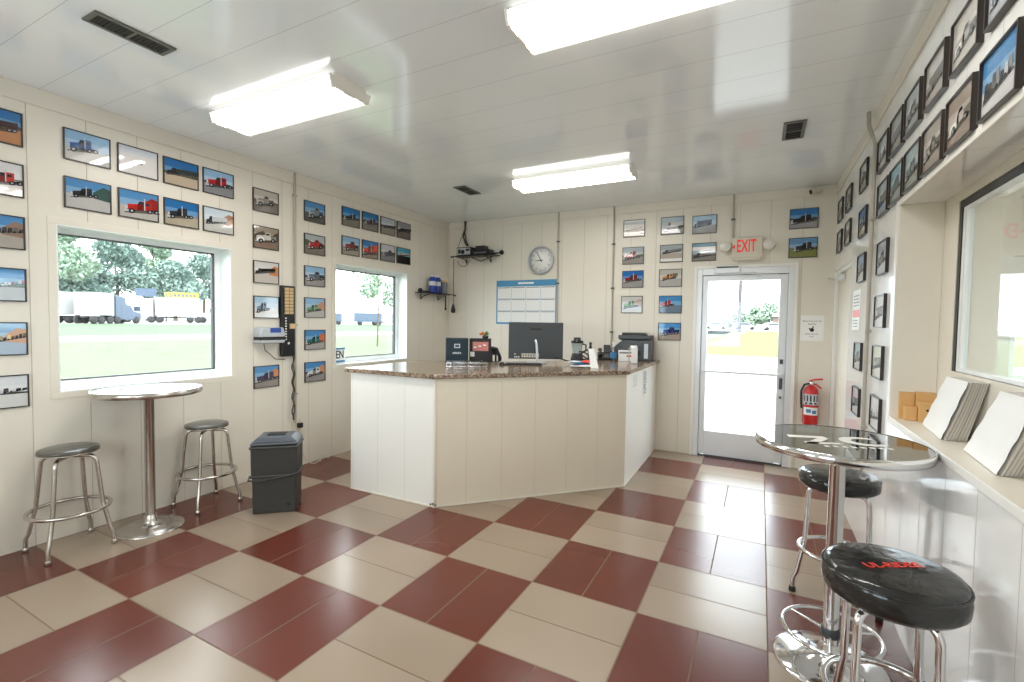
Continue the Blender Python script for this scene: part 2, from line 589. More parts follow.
# right wall: full pieces, an alcove door near the back corner and a long service recess
REC = (-5.6, -2.583, 1.027, 2.198)
ALC = (-1.03, -0.03, 0.0, 2.085)
m = wall_with_holes('y', YF, 0.0, XR, XR + 0.19, H, [REC, ALC])
m.box(XR + 0.06, XR + 0.19, ALC[0], ALC[1], 0, ALC[3])
tag(m.build('wall_right', 'white_panel_right'), 'shiny white panelled wall with the service recess', 'wall', kind='structure')
# back of the recess, holding the sliding window
WR = (-4.9, -2.79, 1.315, 2.15)
m = wall_with_holes('y', REC[0] - 0.1, REC[1] + 0.3, XR + 0.192, XR + 0.26, H, [WR])
tag(m.build('wall_partition', 'cream_paint'), 'cream partition at the back of the service recess', 'wall', kind='structure')
# trims
m = MB(); m.box(0, 0.012, YF, 0, H - 0.115, H)
tag(m.build('trim_1', 'cream_paint', bevel=0.004), 'cream board along the top of the window wall', 'trim', kind='structure')
m = MB(); m.box(0.012, XR, -0.012, 0, H - 0.1, H)
tag(m.build('trim_2', 'cream_paint', bevel=0.004), 'cream board along the top of the back wall', 'trim', kind='structure')
m = MB(); m.box(XR - 0.012, XR, YF, -0.012, H - 0.1, H)
tag(m.build('trim_3', 'cream_paint', bevel=0.004), 'cream board along the top of the right wall', 'trim', kind='structure')
m = MB(); m.box(XR - 0.006, XR, REC[0], REC[1] + 0.0, REC[2] - 0.03, REC[2] + 0.004); m.box(XR - 0.006, XR, REC[0], REC[1] + 0.05, REC[3] - 0.004, REC[3] + 0.03)
m.box(XR - 0.006, XR, REC[1] - 0.002, REC[1] + 0.05, REC[2] - 0.03, REC[3])
tag(m.build('trim_4', 'white_paint', bevel=0.002), 'thin white edging around the service recess', 'trim', kind='structure')
m = MB()
m.box(XR - 0.003, XR + 0.191, REC[0], REC[1], REC[2] - 0.03, REC[2] + 0.0005)
tag(m.build('trim_5', 'cream_paint', bevel=0.004), 'cream ledge at the bottom of the service recess', 'ledge', kind='structure')

m = MB(); m.box(XR + 0.002, XR + 0.191, REC[1] - 0.004, REC[1], REC[2] + 0.001, REC[3] - 0.001)
tag(m.build('trim_6', 'cream_paint'), 'cream lining on the far side of the service recess', 'trim', kind='structure')

# ---------------------------------------------------------------- windows
def picture_window(name, W, label, dep=0.2):
    y0, y1, z0, z1 = W
    t = thing(name, (-dep, (y0 + y1) / 2, z0), label, 'window', kind='structure')
    hw = (y1 - y0) / 2; h = z1 - z0
    f = MB()                      # white vinyl frame at the outer face of the wall
    b = 0.055
    for a in ((-hw, hw, 0, b * 1.1), (-hw, hw, h - b * 0.7, h), (-hw, -hw + b * 0.6, b, h - b * 0.6), (hw - b, hw, b, h - b * 0.6)):
        f.box(0.0, 0.05, a[0], a[1], a[2], a[3])
    f.build('window_frame', 'white_vinyl', t, 0.004)
    g = MB()
    gb = 0.012
    a0, a1, c0, c1 = -hw + b * 0.6, hw - b, b * 1.1, h - b * 0.7
    for a in ((a0, a1, c0, c0 + gb), (a0, a1, c1 - gb, c1), (a0, a0 + gb, c0, c1), (a1 - gb * 1.6, a1, c0, c1)):
        g.box(0.012, 0.04, a[0], a[1], a[2], a[3])
    g.build('gasket', 'grey_gasket', t)
    p = MB(); p.box(0.02, 0.026, a0 + 0.006, a1 - 0.006, c0 + 0.006, c1 - 0.006)
    p.build('glass_pane', 'window_glass', t)
    r = MB()                      # smooth painted liner of the reveal
    r.box(0.05, dep + 0.002, -hw, hw, 0.0, 0.008); r.box(0.05, dep + 0.002, -hw, hw, h - 0.008, h)
    r.box(0.05, dep + 0.002, -hw, -hw + 0.008, 0.008, h - 0.008); r.box(0.05, dep + 0.002, hw - 0.008, hw, 0.008, h - 0.008)
    r.build('reveal_liner', 'white_vinyl', t)
    tr = MB()
    e = 0.045
    for a in ((-hw - e, hw + e, -e, 0), (-hw - e, hw + e, h, h + e), (-hw - e, -hw, 0, h), (hw, hw + e, 0, h)):
        tr.box(dep, dep + 0.004, a[0], a[1], a[2], a[3])
    tr.build('casing', 'cream_paint', t, 0.0015)
    return t
picture_window('window_1', W1, 'large white picture window above the small round table')
w2 = picture_window('window_2', W2, 'white picture window at the end of the counter')

for k, xa in enumerate((0.7, 2.5)):  # unseen windows added to bring fill daylight onto surfaces facing the camera
    t = thing('window_%d' % (4 + k), (xa + 0.65, YF - 0.1, 0.95), 'white window %s added behind the viewer for fill daylight' % ('nearer the left wall' if k == 0 else 'nearer the right wall'), 'window', kind='structure')
    f = MB()
    for a in ((-0.65, 0.65, 0, 0.06), (-0.65, 0.65, 1.15, 1.2), (-0.65, -0.6, 0.06, 1.15), (0.6, 0.65, 0.06, 1.15)):
        f.box(a[0], a[1], 0.0, 0.05, a[2], a[3])
    f.build('window_frame', 'white_vinyl', t, 0.004)
    f = MB(); f.box(-0.6, 0.6, 0.02, 0.026, 0.06, 1.15); f.build('glass_pane', 'window_glass', t)

# sliding service window in the recess
t = thing('window_3', (XR + 0.195, WR[0], WR[2]), 'sliding service window over the ledge in the right wall', 'window', kind='structure')
L = WR[1] - WR[0]; hh = WR[3] - WR[2]
f = MB()
for a in ((0, L, -0.03, 0.0), (0, L, hh, hh + 0.05), (L, L + 0.03, -0.03, hh + 0.05)):
    f.box(-0.003, 0.012, *a)
f.build('casing', 'white_paint', t, 0.002)
f = MB()
f.box(0.0, 0.03, L - 0.035, L - 0.002, 0, hh); f.box(0.0, 0.03, 0, L - 0.035, hh - 0.035, hh - 0.002)
f.build('dark_track', 'black_plastic', t)
f = MB()
f.box(0.004, 0.026, L - 0.055, L - 0.036, 0, hh - 0.036); f.box(0.004, 0.026, L - 0.1, L - 0.075, 0.02, hh - 0.05)
f.box(0.004, 0.026, 0, L - 0.056, hh - 0.055, hh - 0.036); f.box(0.004, 0.026, 0, L - 0.056, 0, 0.02)
f.build('sash', 'white_vinyl', t, 0.002)
f = MB(); f.box(0.006, 0.024, L - 0.074, L - 0.056, 0, hh - 0.056)
f.build('sash_channel', 'aluminium', t)
f = MB(); f.box(0.013, 0.017, 0, L - 0.1, 0.02, hh - 0.055)
f.build('glass_pane', 'window_glass', t)

# the office behind the service window
m = MB()
XO = XR + 2.75
m.box(XR + 0.26, XO, YF - 0.1, YF, 0, H); m.box(XR + 0.26, 6.2, 0.0, 0.12, 0, H); m.box(6.2, 7.4, 0.0, 0.12, 0, 1.06); m.box(6.2, 7.4, 0.0, 0.12, 2.03, H); m.box(7.4, XO, 0.0, 0.12, 0, H)
m.box(XO, XO + 0.1, YF, -5.6, 0, H); m.box(XO, XO + 0.1, -1.2, 0.12, 0, H)
m.box(XO, XO + 0.1, -5.6, -1.2, 0, 0.8); m.box(XO, XO + 0.1, -5.6, -1.2, 2.5, H)
tag(m.build('wall_office', 'cream_paint'), 'cream walls of the office behind the service window', 'wall', kind='structure')
m = MB(); m.box(XR + 0.2, XO + 0.1, YF, 0.12, H, H + 0.1)
tag(m.build('ceiling_office', 'white_paint'), 'white ceiling of the office behind the service window', 'ceiling', kind='structure')

def plain_window(name, loc, rz, w, h, label):
    t = thing(name, loc, label, 'window', kind='structure', rz=rz)
    f = MB(); b = 0.05
    for a in ((-w / 2, w / 2, 0, b), (-w / 2, w / 2, h - b, h), (-w / 2, -w / 2 + b, b, h - b), (w / 2 - b, w / 2, b, h - b)):
        f.box(a[0], a[1], 0.0, 0.05, a[2], a[3])
    f.build('window_frame', 'white_vinyl', t, 0.004)
    f = MB(); f.box(-w / 2 + b, w / 2 - b, 0.02, 0.026, b, h - b); f.build('glass_pane', 'window_glass', t)
plain_window('window_6', (6.8, 0.05, 1.06), 0.0, 1.2, 0.97, 'bright office window seen through the service window')
plain_window('window_7', (XO + 0.03, -3.4, 0.8), -PI / 2, 4.4, 1.7, 'wide added window out of view, lighting the office')  # unseen window added and sized to light the office walls

# ---------------------------------------------------------------- the glass door
x0, x1, _, zt = D1
t = thing('door_1', ((x0 + x1) / 2, 0, 0), 'aluminium framed full glass exit door', 'door', kind='structure')
hw = (x1 - x0) / 2
f = MB()
for sx in (-1, 1):
    xa, xb = sorted((sx * hw, sx * (hw - 0.055)))
    f.box(xa, xb, -0.02, 0.12, 0, zt)
f.box(-hw + 0.055, hw - 0.055, -0.02, 0.12, zt - 0.075, zt)
f.build('door_frame', 'aluminium', t, 0.003)
f = MB()
for sx in (-1, 1):
    xa, xb = sorted((sx * (hw + 0.0), sx * (hw + 0.035)))
    f.box(xa, xb, -0.024, 0.0, 0, zt + 0.035)
f.box(-hw, hw, -0.024, 0.0, zt, zt + 0.035)
f.build('casing', 'white_paint', t, 0.002)
f = MB()
lw = hw - 0.057
f.box(-hw + 0.055, -hw + 0.075, 0.047, 0.06, 0.0, zt - 0.075); f.box(hw - 0.075, hw - 0.055, 0.047, 0.06, 0.0, zt - 0.075); f.box(-hw + 0.075, hw - 0.075, 0.047, 0.06, zt - 0.095, zt - 0.075)
f.box(-lw, -lw + 0.06, 0.0, 0.045, 0.025, zt - 0.08); f.box(lw - 0.075, lw, 0.0, 0.045, 0.025, zt - 0.08)
f.box(-lw + 0.06, lw - 0.075, 0.0, 0.045, 0.018, 0.3); f.box(-lw + 0.06, lw - 0.075, 0.0, 0.045, zt - 0.14, zt - 0.077)
f.build('leaf_frame', 'aluminium', t, 0.003)
f = MB(); f.box(-lw + 0.056, lw - 0.071, 0.02, 0.026, 0.296, zt - 0.136)
f.build('glass_pane', 'window_glass', t)
f = MB(); f.box(-lw + 0.02, lw - 0.02, -0.03, -0.005, 0.98, 1.005)
f.cbox((-lw + 0.03, -0.012, 0.99), (0.03, 0.03, 0.05)); f.cbox((lw - 0.03, -0.012, 0.99), (0.03, 0.03, 0.05))
f.build('push_bar', 'aluminium', t, 0.004)
f = MB(); f.cbox((lw - 0.037, -0.008, 1.14), (0.03, 0.018, 0.05)); f.cbox((lw - 0.037, -0.008, 0.9), (0.03, 0.018, 0.12)); f.tube([(lw - 0.037, -0.03, 0.75), (lw - 0.037, 0, 0.75)], 0.012)
f.build('lock', 'gun_metal', t, 0.003)
f = MB(); f.cbox((-0.17, -0.045, zt - 0.03), (0.26, 0.05, 0.06))
cl = f.build('door_closer', 'aluminium', t, 0.006)
f = MB(); f.cbox((-0.17, -0.05, zt + 0.006), (0.22, 0.05, 0.014)); f.build('closer_cap', 'gun_metal', cl)
f = MB(); f.tube([(-0.06, -0.05, zt - 0.065), (0.12, -0.11, zt - 0.07), (0.16, -0.02, zt - 0.1)], 0.008); f.build('closer_arm', 'aluminium', cl)
f = MB(); f.box(-lw, lw, -0.01, 0.11, 0.0, 0.017)
f.build('threshold', 'gun_metal', t)

# alcove door in the right wall beside the back corner
t = thing('door_2', (XR + 0.06, (ALC[0] + ALC[1]) / 2, 0), 'plain pale side door set back in the right wall by the corner', 'door', kind='structure')
hw = (ALC[1] - ALC[0]) / 2
f = MB(); f.box(-0.03, -0.002, -hw + 0.04, hw - 0.04, 0.01, ALC[3] - 0.04); f.build('leaf', 'cream_paint', t, 0.003)
f = MB()
f.box(-0.055, -0.002, -hw + 0.003, -hw + 0.04, 0, ALC[3] - 0.002); f.box(-0.055, -0.002, hw - 0.04, hw - 0.003, 0, ALC[3] - 0.002); f.box(-0.055, -0.002, -hw + 0.04, hw - 0.04, ALC[3] - 0.04, ALC[3] - 0.002)
f.build('frame', 'white_paint', t, 0.002)
f = MB(); f.tube([(-0.055, 0.2, 2.0), (-0.13, 0.34, 2.01), (-0.06, 0.4, 2.01)], 0.009); f.cbox((-0.06, 0.12, 2.0), (0.05, 0.22, 0.05)); f.build('closer_arm', 'aluminium', t)

# ---------------------------------------------------------------- ceiling lights
def light(x, y, label, w=1.2, d=0.32):
    t = thing('ceiling_light', (x, y, H), label, 'ceiling light', 'fluorescent ceiling lights')
    f = MB(); f.box(-w / 2, w / 2, -d / 2 + 0.03, d / 2 - 0.03, -0.03, 0.0); f.build('housing', 'fixture_white', t, 0.004)
    f = MB()
    hx, hy = w / 2, d / 2
    yb = hy - 0.02
    cuts = [-yb, -0.115, -0.045, 0.045, 0.115, yb]
    for q in range(5):
        f.add([(-hx, cuts[q], -0.085), (-hx, cuts[q + 1], -0.085), (hx, cuts[q + 1], -0.085), (hx, cuts[q], -0.085)], [(0, 1, 2, 3)], 1 if q in (1, 3) else 0)
    for s_ in (-1, 1):
        f.add([(-hx, s_ * yb, -0.085), (hx, s_ * yb, -0.085), (hx, s_ * hy, -0.03), (-hx, s_ * hy, -0.03)], [(0, 1, 2, 3) if s_ < 0 else (3, 2, 1, 0)], 2)
    f.add([(-hx, -hy, -0.03), (hx, -hy, -0.03), (hx, hy, -0.03), (-hx, hy, -0.03)], [(0, 1, 2, 3)])
    f.build('diffuser', ['lit_diffuser', 'lit_tube_band', 'lit_lens_side'], t)
    for s in (-1, 1):
        f = MB()
        f.add([(s * (hx + 0.004), -hy + 0.016, -0.089), (s * (hx + 0.004), hy - 0.016, -0.089), (s * (hx + 0.004), hy + 0.004, -0.024), (s * (hx + 0.004), -hy - 0.004, -0.024),
               (s * (hx - 0.01), -hy + 0.016, -0.089), (s * (hx - 0.01), hy - 0.016, -0.089), (s * (hx - 0.01), hy + 0.004, -0.024), (s * (hx - 0.01), -hy - 0.004, -0.024)],
              [(0, 1, 2, 3), (7, 6, 5, 4), (0, 4, 5, 1), (1, 5, 6, 2), (2, 6, 7, 3), (3, 7, 4, 0)])
        f.build('end_cap', 'fixture_white', t)
    return t
light(1.32, -3.74, 'lit fluorescent ceiling light nearest the left window wall')
light(3.71, -3.78, 'lit fluorescent ceiling light nearest the viewer, cut by the frame')
light(2.51, -1.44, 'lit fluorescent ceiling light above the counter computer')

def vent(x, y, w, l, label, slats):
    t = thing('ceiling_vent', (x, y, H), label, 'air vent', 'ceiling air vents')
    f = MB()
    b = 0.022
    for a in ((-w / 2, w / 2, -l / 2, -l / 2 + b), (-w / 2, w / 2, l / 2 - b, l / 2), (-w / 2, -w / 2 + b, -l / 2 + b, l / 2 - b), (w / 2 - b, w / 2, -l / 2 + b, l / 2 - b), (-w / 2 + b, w / 2 - b, -0.008, 0.008)):
        f.box(a[0], a[1], a[2], a[3], -0.01, 0.0)
    f.build('frame', 'vent_frame', t, 0.002)
    f = MB(); f.box(-w / 2 + b, w / 2 - b, -l / 2 + b, l / 2 - b, -0.002, 0.0); f.build('duct', 'black_plastic', t)
    f = MB()
    for k in range(slats):
        yy = -l / 2 + b + (k + 0.5) * (l - 2 * b) / slats
        f.cbox((0, yy, -0.006), (w - 2 * b, 0.002, 0.009), ('X', 0.6))
    f.build('grille', 'vent_dark', t)
vent(1.26, -4.6, 0.14, 0.36, 'dark slotted ceiling vent near the left wall', 18)
vent(1.25, -1.41, 0.15, 0.34, 'small dark ceiling vent above the corner shelf', 16)
vent(4.37, -1.75, 0.145, 0.36, 'square looking dark ceiling vent near the right wall', 8)

# ================================================================== FRAMED TRUCK PHOTOS
SKYB = (86, 146, 200); SKYL = (150, 190, 224); SKYP = (206, 220, 230); SKYD = (40, 112, 176); WHITE = (240, 240, 238); GREY = (158, 158, 158)
PW, PH = 0.262, 0.21
def truck_print(sky, ground, tr, kind='conv', face=1, hor=0.45, band=None, bx=(0.08, 0.86), base=0.25, th=0.42, build=None, trailer=None, glare=None, tree=None, extra=None, bandh=0.09):
    mm = MB()
    lay = [0]
    def P(pts, c):
        c = rgb(*c)
        y = -0.0004 * lay[0]
        mm.poly([((u - 0.5) * (PW - 0.012), (v - 0.5) * (PH - 0.012)) for u, v in pts], y, 0, c)
    def nxt(): lay[0] += 1
    # sky in two bands, then the ground
    mid = hor + (1 - hor) * 0.45
    lite = tuple(int(a + (255 - a) * 0.3) for a in sky)
    P([(0, mid), (1, mid), (1, 1), (0, 1)], sky); P([(0, hor), (1, hor), (1, mid), (0, mid)], lite)
    P([(0, 0), (1, 0), (1, hor), (0, hor)], ground)
    nxt()
    if band:
        pts = [(0, hor - 0.03)] + [(1, hor - 0.03)]
        r = random.Random(hash(str(tr) + str(bx)) & 0xffff)
        top = [(1 - k / 8.0, hor + bandh * (0.4 + 0.9 * r.random())) for k in range(9)]
        P(pts + top, band)
    nxt()
    if build:
        P([(0.6, hor - 0.04), (1, hor - 0.1), (1, hor + 0.34), (0.84, hor + 0.4), (0.6, hor + 0.16)], build)
    if tree:
        P([(0.0, hor - 0.03), (0.18, hor - 0.03), (0.2, hor + 0.12), (0.12, hor + 0.27), (0.04, hor + 0.24), (0, hor + 0.2)], tree)
    nxt()
    a0, a1 = bx
    Wd = a1 - a0
    def M(u, v):
        s = 1 - 0.22 * u
        uu = a0 + Wd * u
        if face < 0: uu = 1 - uu
        return (uu, base + 0.13 * u + th * v * s)
    def Q(pts, c):
        pp = [M(u, v) for u, v in pts]
        if face < 0: pp = pp[::-1]
        P(pp, c)
    dk = tuple(int(v * 0.66) for v in tr); lt = tuple(min(255, int(v * 1.22 + 18)) for v in tr)
    gl = (44, 52, 62); sil = (206, 208, 212); blk = (30, 30, 32)
    asp = (Wd * PW) / (th * PH)
    def wheel(u, v, r, hub=(170, 172, 176)):
        n = 12
        Q([(u + r / asp * math.cos(2 * PI * k / n), v + r * math.sin(2 * PI * k / n)) for k in range(n)], blk)
        return (u, v, r, hub)
    def hubs(L):
        nxt()
        for u, v, r, h in L:
            n = 10
            Q([(u + 0.45 * r / asp * math.cos(2 * PI * k / n), v + 0.45 * r * math.sin(2 * PI * k / n)) for k in range(n)], h)
    # the truck's shadow, printed as darker ground colour in the picture
    Q([(-0.05, -0.06), (1.05, -0.06), (1.0, 0.12), (0.0, 0.12)], tuple(int(v * 0.55) for v in ground)); nxt()
    if kind == 'conv':
        if trailer:
            Q([(0.72, 0.28), (1.12, 0.3), (1.12, 1.02), (0.72, 1.02)], trailer); nxt()
        Q([(0.04, 0.12), (1.0, 0.12), (1.0, 0.3), (0.04, 0.3)], (60, 60, 62)); nxt()
        Q([(0.0, 0.22), (0.34, 0.2), (0.34, 0.66), (0.05, 0.58), (0.0, 0.5)], tr)
        Q([(0.34, 0.18), (0.54, 0.18), (0.54, 0.95), (0.4, 0.93), (0.34, 0.66)], dk)
        Q([(0.54, 0.18), (0.78, 0.2), (0.78, 1.0), (0.56, 1.02), (0.54, 0.95)], tr); nxt()
        Q([(0.05, 0.56), (0.34, 0.64), (0.34, 0.68), (0.05, 0.6)], lt)
        Q([(0.36, 0.66), (0.41, 0.88), (0.52, 0.9), (0.52, 0.66)], gl)
        Q([(0.6, 0.62), (0.72, 0.62), (0.72, 0.84), (0.6, 0.84)], gl)
        Q([(-0.02, 0.24), (0.05, 0.24), (0.05, 0.52), (-0.02, 0.5)], sil)
        Q([(-0.05, 0.06), (0.1, 0.04), (0.1, 0.18), (-0.05, 0.19)], sil)
        Q([(0.545, 0.2), (0.575, 0.2), (0.575, 1.22), (0.545, 1.22)], sil); nxt()
        hubs([wheel(0.17, 0.1, 0.2), wheel(0.72, 0.1, 0.18), wheel(0.93, 0.1, 0.18)])
    elif kind == 'old':
        Q([(0.5, 0.16), (1.02, 0.2), (1.02, 0.62), (0.56, 0.6)], dk); nxt()
        Q([(0.06, 0.2), (0.5, 0.18), (0.5, 0.68), (0.12, 0.66), (0.04, 0.5)], tr)
        Q([(0.4, 0.2), (0.74, 0.2), (0.74, 0.78), (0.68, 0.98), (0.5, 1.0), (0.42, 0.7)], tr); nxt()
        Q([(0.46, 0.7), (0.52, 0.92), (0.66, 0.9), (0.69, 0.7)], gl)
        Q([(0.02, 0.12), (0.42, 0.1), (0.4, 0.38), (0.3, 0.46), (0.12, 0.46), (0.04, 0.34)], lt)
        Q([(0.0, 0.3), (0.07, 0.3), (0.1, 0.64), (0.03, 0.6)], sil)
        Q([(-0.03, 0.05), (0.14, 0.03), (0.14, 0.14), (-0.03, 0.15)], sil); nxt()
        hubs([wheel(0.24, 0.12, 0.24), wheel(0.84, 0.12, 0.22)])
    elif kind == 'rig':                                    # long rig, small in the picture
        Q([(0.3, 0.25), (1.1, 0.3), (1.1, 0.9), (0.3, 0.86)], trailer or dk); nxt()
        Q([(0.0, 0.15), (0.3, 0.15), (0.3, 0.9), (0.18, 0.92), (0.13, 0.56), (0.0, 0.5)], tr); nxt()
        Q([(0.15, 0.58), (0.19, 0.84), (0.26, 0.84), (0.26, 0.58)], gl)
        Q([(-0.02, 0.08), (1.08, 0.16), (1.08, 0.28), (-0.02, 0.2)], (50, 50, 52)); nxt()
        hubs([wheel(0.1, 0.1, 0.16), wheel(0.36, 0.1, 0.16), wheel(0.9, 0.12, 0.16), wheel(1.02, 0.12, 0.16)])
    elif kind == 'line':                                   # a line of parked vehicles on the horizon
        r = random.Random(int(sum(tr) * 3 + 100 * bx[0]))
        for k in range(7):
            u = k / 7.0
            hgt = 0.4 + 0.5 * r.random()
            c = [tr, dk, lt, (70, 70, 74), sil][r.randrange(5)]
            Q([(u, 0.1), (u + 0.13, 0.1), (u + 0.125, hgt), (u + 0.02, hgt)], c)
        nxt()
        for k in range(7):
            wheel(0.04 + k / 7.0, 0.1, 0.13)
    nxt()
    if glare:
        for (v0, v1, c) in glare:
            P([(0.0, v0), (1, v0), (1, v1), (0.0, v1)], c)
    lay[0] += 1
    return mm

WALLROT = {'left': PI / 2, 'back': 0.0, 'right': -PI / 2}
def photo(wall, u, z, label, group, dep=0.014, fm='frame_black', w=PW, h=PH, **kw):
    if wall == 'left': loc = (0.0, u, z)
    elif wall == 'back': loc = (u, 0.0, z)
    else: loc = (XR, u, z)
    t = thing('framed_photo', loc, label, 'framed photo', group, WALLROT[wall])
    f = MB()
    b = 0.007
    sx, sz = w / 2, h / 2
    f.box(-sx, sx, -dep, 0.0, -sz, -sz + b); f.box(-sx, sx, -dep, 0.0, sz - b, sz)
    f.box(-sx, -sx + b, -dep, 0.0, -sz + b, sz - b); f.box(sx - b, sx, -dep, 0.0, -sz + b, sz - b)
    f.box(-sx + b, sx - b, -dep * 0.5, -0.001, -sz + b, sz - b)
    f.build('frame', fm, t)
    p = truck_print(**kw).build('print', 'photo_ink', t)
    p.location = (0, -dep * 0.5 - 0.0015, 0)
    p.scale = (w / PW, 1, h / PH)
    return t

G1 = 'framed truck photos left of the large window'
G2 = 'framed truck photos above the large window'
G3 = 'framed truck photos beside the time clock'
G4 = 'framed truck photos between the pipe and the second window'
G5 = 'framed truck photos above the second window'
G6 = 'framed truck photos on the back wall'
G7 = 'framed truck photos beside the exit door'
G8 = 'framed photos in rows above the service recess'
G9 = 'framed photos beside the pipe on the right wall'
YA = -4.779
A = dict(wall='left', group=G1)
photo(u=YA, z=2.69, label='framed photo of a dark red truck on orange dirt, top of the far left column', sky=SKYD, ground=(190, 132, 88), tr=(96, 40, 44), kind='rig', band=(88, 70, 66), hor=0.5, **A)
photo(u=YA, z=2.37, label='glare washed framed photo of a red and white truck, second down the far left column', sky=(226, 226, 228), ground=(236, 230, 226), tr=(196, 70, 64), kind='conv', bx=(0.3, 1.0), band=(120, 130, 110), hor=0.5, bandh=0.04, **A)
photo(u=YA, z=2.04, label='framed photo of grey trucks on grey asphalt, third down the far left column', sky=SKYB, ground=(176, 168, 158), tr=(70, 72, 76), kind='line', bx=(0.3, 1.0), base=0.4, th=0.25, hor=0.45, build=(150, 124, 110), **A)
photo(u=YA, z=1.711, label='framed photo with a green tree and red trucks, fourth down the far left column', sky=SKYB, ground=(170, 168, 168), tr=(146, 48, 44), kind='line', bx=(0.55, 1.0), base=0.42, th=0.2, tree=(104, 150, 52), band=(66, 84, 52), **A)
photo(u=YA, z=1.37, label='framed photo of a tan yard over pale blue ground, fifth down the far left column', sky=SKYL, ground=(178, 196, 214), tr=(176, 160, 120), kind='line', bx=(0.5, 1.0), base=0.42, th=0.2, band=(130, 118, 92), build=(214, 176, 150), **A)
photo(u=YA, z=1.035, label='pale framed photo of a dark line of trucks, lowest of the far left column', sky=(222, 226, 230), ground=(216, 216, 214), tr=(52, 52, 50), kind='line', bx=(0.2, 1.0), base=0.4, th=0.22, band=(62, 66, 56), bandh=0.03, **A)
B = dict(wall='left', group=G2)
photo(u=-4.319, z=2.685, label='framed photo of a blue truck with a blue sleeper box above the large window', sky=SKYL, ground=(206, 202, 198), tr=(62, 100, 158), kind='conv', bx=(0.08, 0.72), base=0.3, th=0.46, **B)
photo(u=-4.015, z=2.685, label='framed photo almost blank white with glare above the large window', sky=(216, 222, 232), ground=(240, 236, 236), tr=(226, 222, 222), kind='rig', bx=(0.35, 0.6), base=0.3, th=0.12, hor=0.75, **B)
photo(u=-3.716, z=2.682, label='framed photo of a black truck under deep blue sky, top row above the large window', sky=SKYD, ground=(196, 178, 156), tr=(40, 42, 46), kind='rig', trailer=(54, 60, 56), bx=(0.08, 0.95), base=0.36, th=0.32, hor=0.42, band=(70, 82, 62), **B)
photo(u=-3.418, z=2.684, label='framed photo of a red long nosed truck at the top right above the large window', sky=SKYL, ground=(140, 142, 146), tr=(178, 34, 42), kind='conv', bx=(0.1, 0.95), base=0.28, th=0.48, band=(60, 70, 68), **B)
photo(u=-4.319, z=2.362, label='framed photo of a black truck with a green shed behind, just above the large window', sky=SKYB, ground=(196, 194, 192), tr=(44, 46, 50), kind='conv', bx=(0.12, 0.7), base=0.36, th=0.34, hor=0.48, build=(66, 92, 88), **B)
photo(u=-4.015, z=2.362, label='framed photo of two big red trucks just above the large window', sky=SKYB, ground=(188, 184, 178), tr=(184, 40, 34), kind='conv', bx=(0.16, 1.02), base=0.18, th=0.5, build=(150, 40, 38), **B)
photo(u=-3.716, z=2.362, label='framed photo of a black truck with white clouds just above the large window', sky=SKYD, ground=(180, 170, 150), tr=(46, 48, 54), kind='conv', bx=(0.1, 0.82), base=0.26, th=0.44, band=(150, 146, 140), hor=0.42, **B)
photo(u=-3.42, z=2.362, label='framed photo of a black and white truck by a brown shed above the large window', sky=SKYP, ground=(198, 198, 194), tr=(60, 66, 70), kind='rig', trailer=(200, 204, 206), bx=(0.08, 0.72), base=0.3, th=0.36, build=(168, 118, 88), **B)
C = dict(wall='left', group=G3)
photo(u=-2.975, z=2.63, label='brown toned framed photo of an old truck, top of the column left of the pipe', sky=(188, 180, 170), ground=(128, 120, 112), tr=(150, 144, 138), kind='old', band=(104, 98, 90), bx=(0.1, 0.8), th=0.5, **C)
photo(u=-2.975, z=2.287, label='brown toned framed photo of a white old truck under trees, second left of pipe', sky=(158, 146, 130), ground=(142, 120, 104), tr=(216, 212, 204), kind='old', band=(90, 80, 68), bx=(0.08, 0.9), th=0.5, bandh=0.3, **C)
photo(u=-2.975, z=1.96, label='framed photo of a dark truck beside an orange shed, third left of the pipe', sky=(224, 222, 220), ground=(206, 198, 190), tr=(60, 54, 50), kind='rig', bx=(0.05, 0.8), base=0.4, th=0.28, build=(206, 142, 100), **C)
photo(u=-2.975, z=1.63, label='glare paled blue framed photo of a truck just above the time clock', sky=(176, 204, 226), ground=(222, 222, 220), tr=(126, 146, 170), kind='conv', bx=(0.08, 0.6), th=0.46, glare=[(0.0, 0.2, (232, 232, 232))], **C)  # glare painted into the print as pale colours and a band
photo(u=-2.978, z=0.966, label='framed photo of a purple truck by an orange building, just below the time clock', sky=SKYB, ground=(150, 140, 134), tr=(70, 58, 98), kind='conv', bx=(0.05, 1.0), base=0.24, th=0.46, build=(206, 140, 96), **C)
D = dict(wall='left', group=G4)
photo(u=-2.42, z=2.643, label='framed photo of a grey old truck on blue sky, top right of the pipe', sky=SKYB, ground=(92, 92, 84), tr=(130, 140, 144), kind='old', bx=(0.2, 0.9), th=0.62, base=0.18, **D)
photo(u=-2.42, z=2.307, label='framed photo of a red old truck with trees, second right of the pipe', sky=(176, 184, 186), ground=(128, 118, 108), tr=(172, 44, 48), kind='old', band=(84, 94, 72), bx=(0.18, 0.9), th=0.52, bandh=0.26, **D)
photo(u=-2.42, z=1.974, label='framed photo of a silver blue truck with black fenders, third right of the pipe', sky=SKYL, ground=(162, 160, 156), tr=(98, 108, 120), kind='old', bx=(0.12, 0.95), th=0.5, band=(70, 88, 80), **D)
photo(u=-2.42, z=1.644, label='framed photo of a pale green truck, fourth right of the pipe', sky=SKYL, ground=(190, 188, 182), tr=(112, 164, 118), kind='conv', bx=(0.06, 0.8), th=0.4, build=(196, 150, 128), **D)
photo(u=-2.418, z=1.305, label='framed photo of a teal truck by an orange shed, fifth right of the pipe', sky=SKYB, ground=(176, 172, 166), tr=(58, 116, 112), kind='conv', bx=(0.05, 0.9), th=0.42, build=(206, 124, 84), **D)
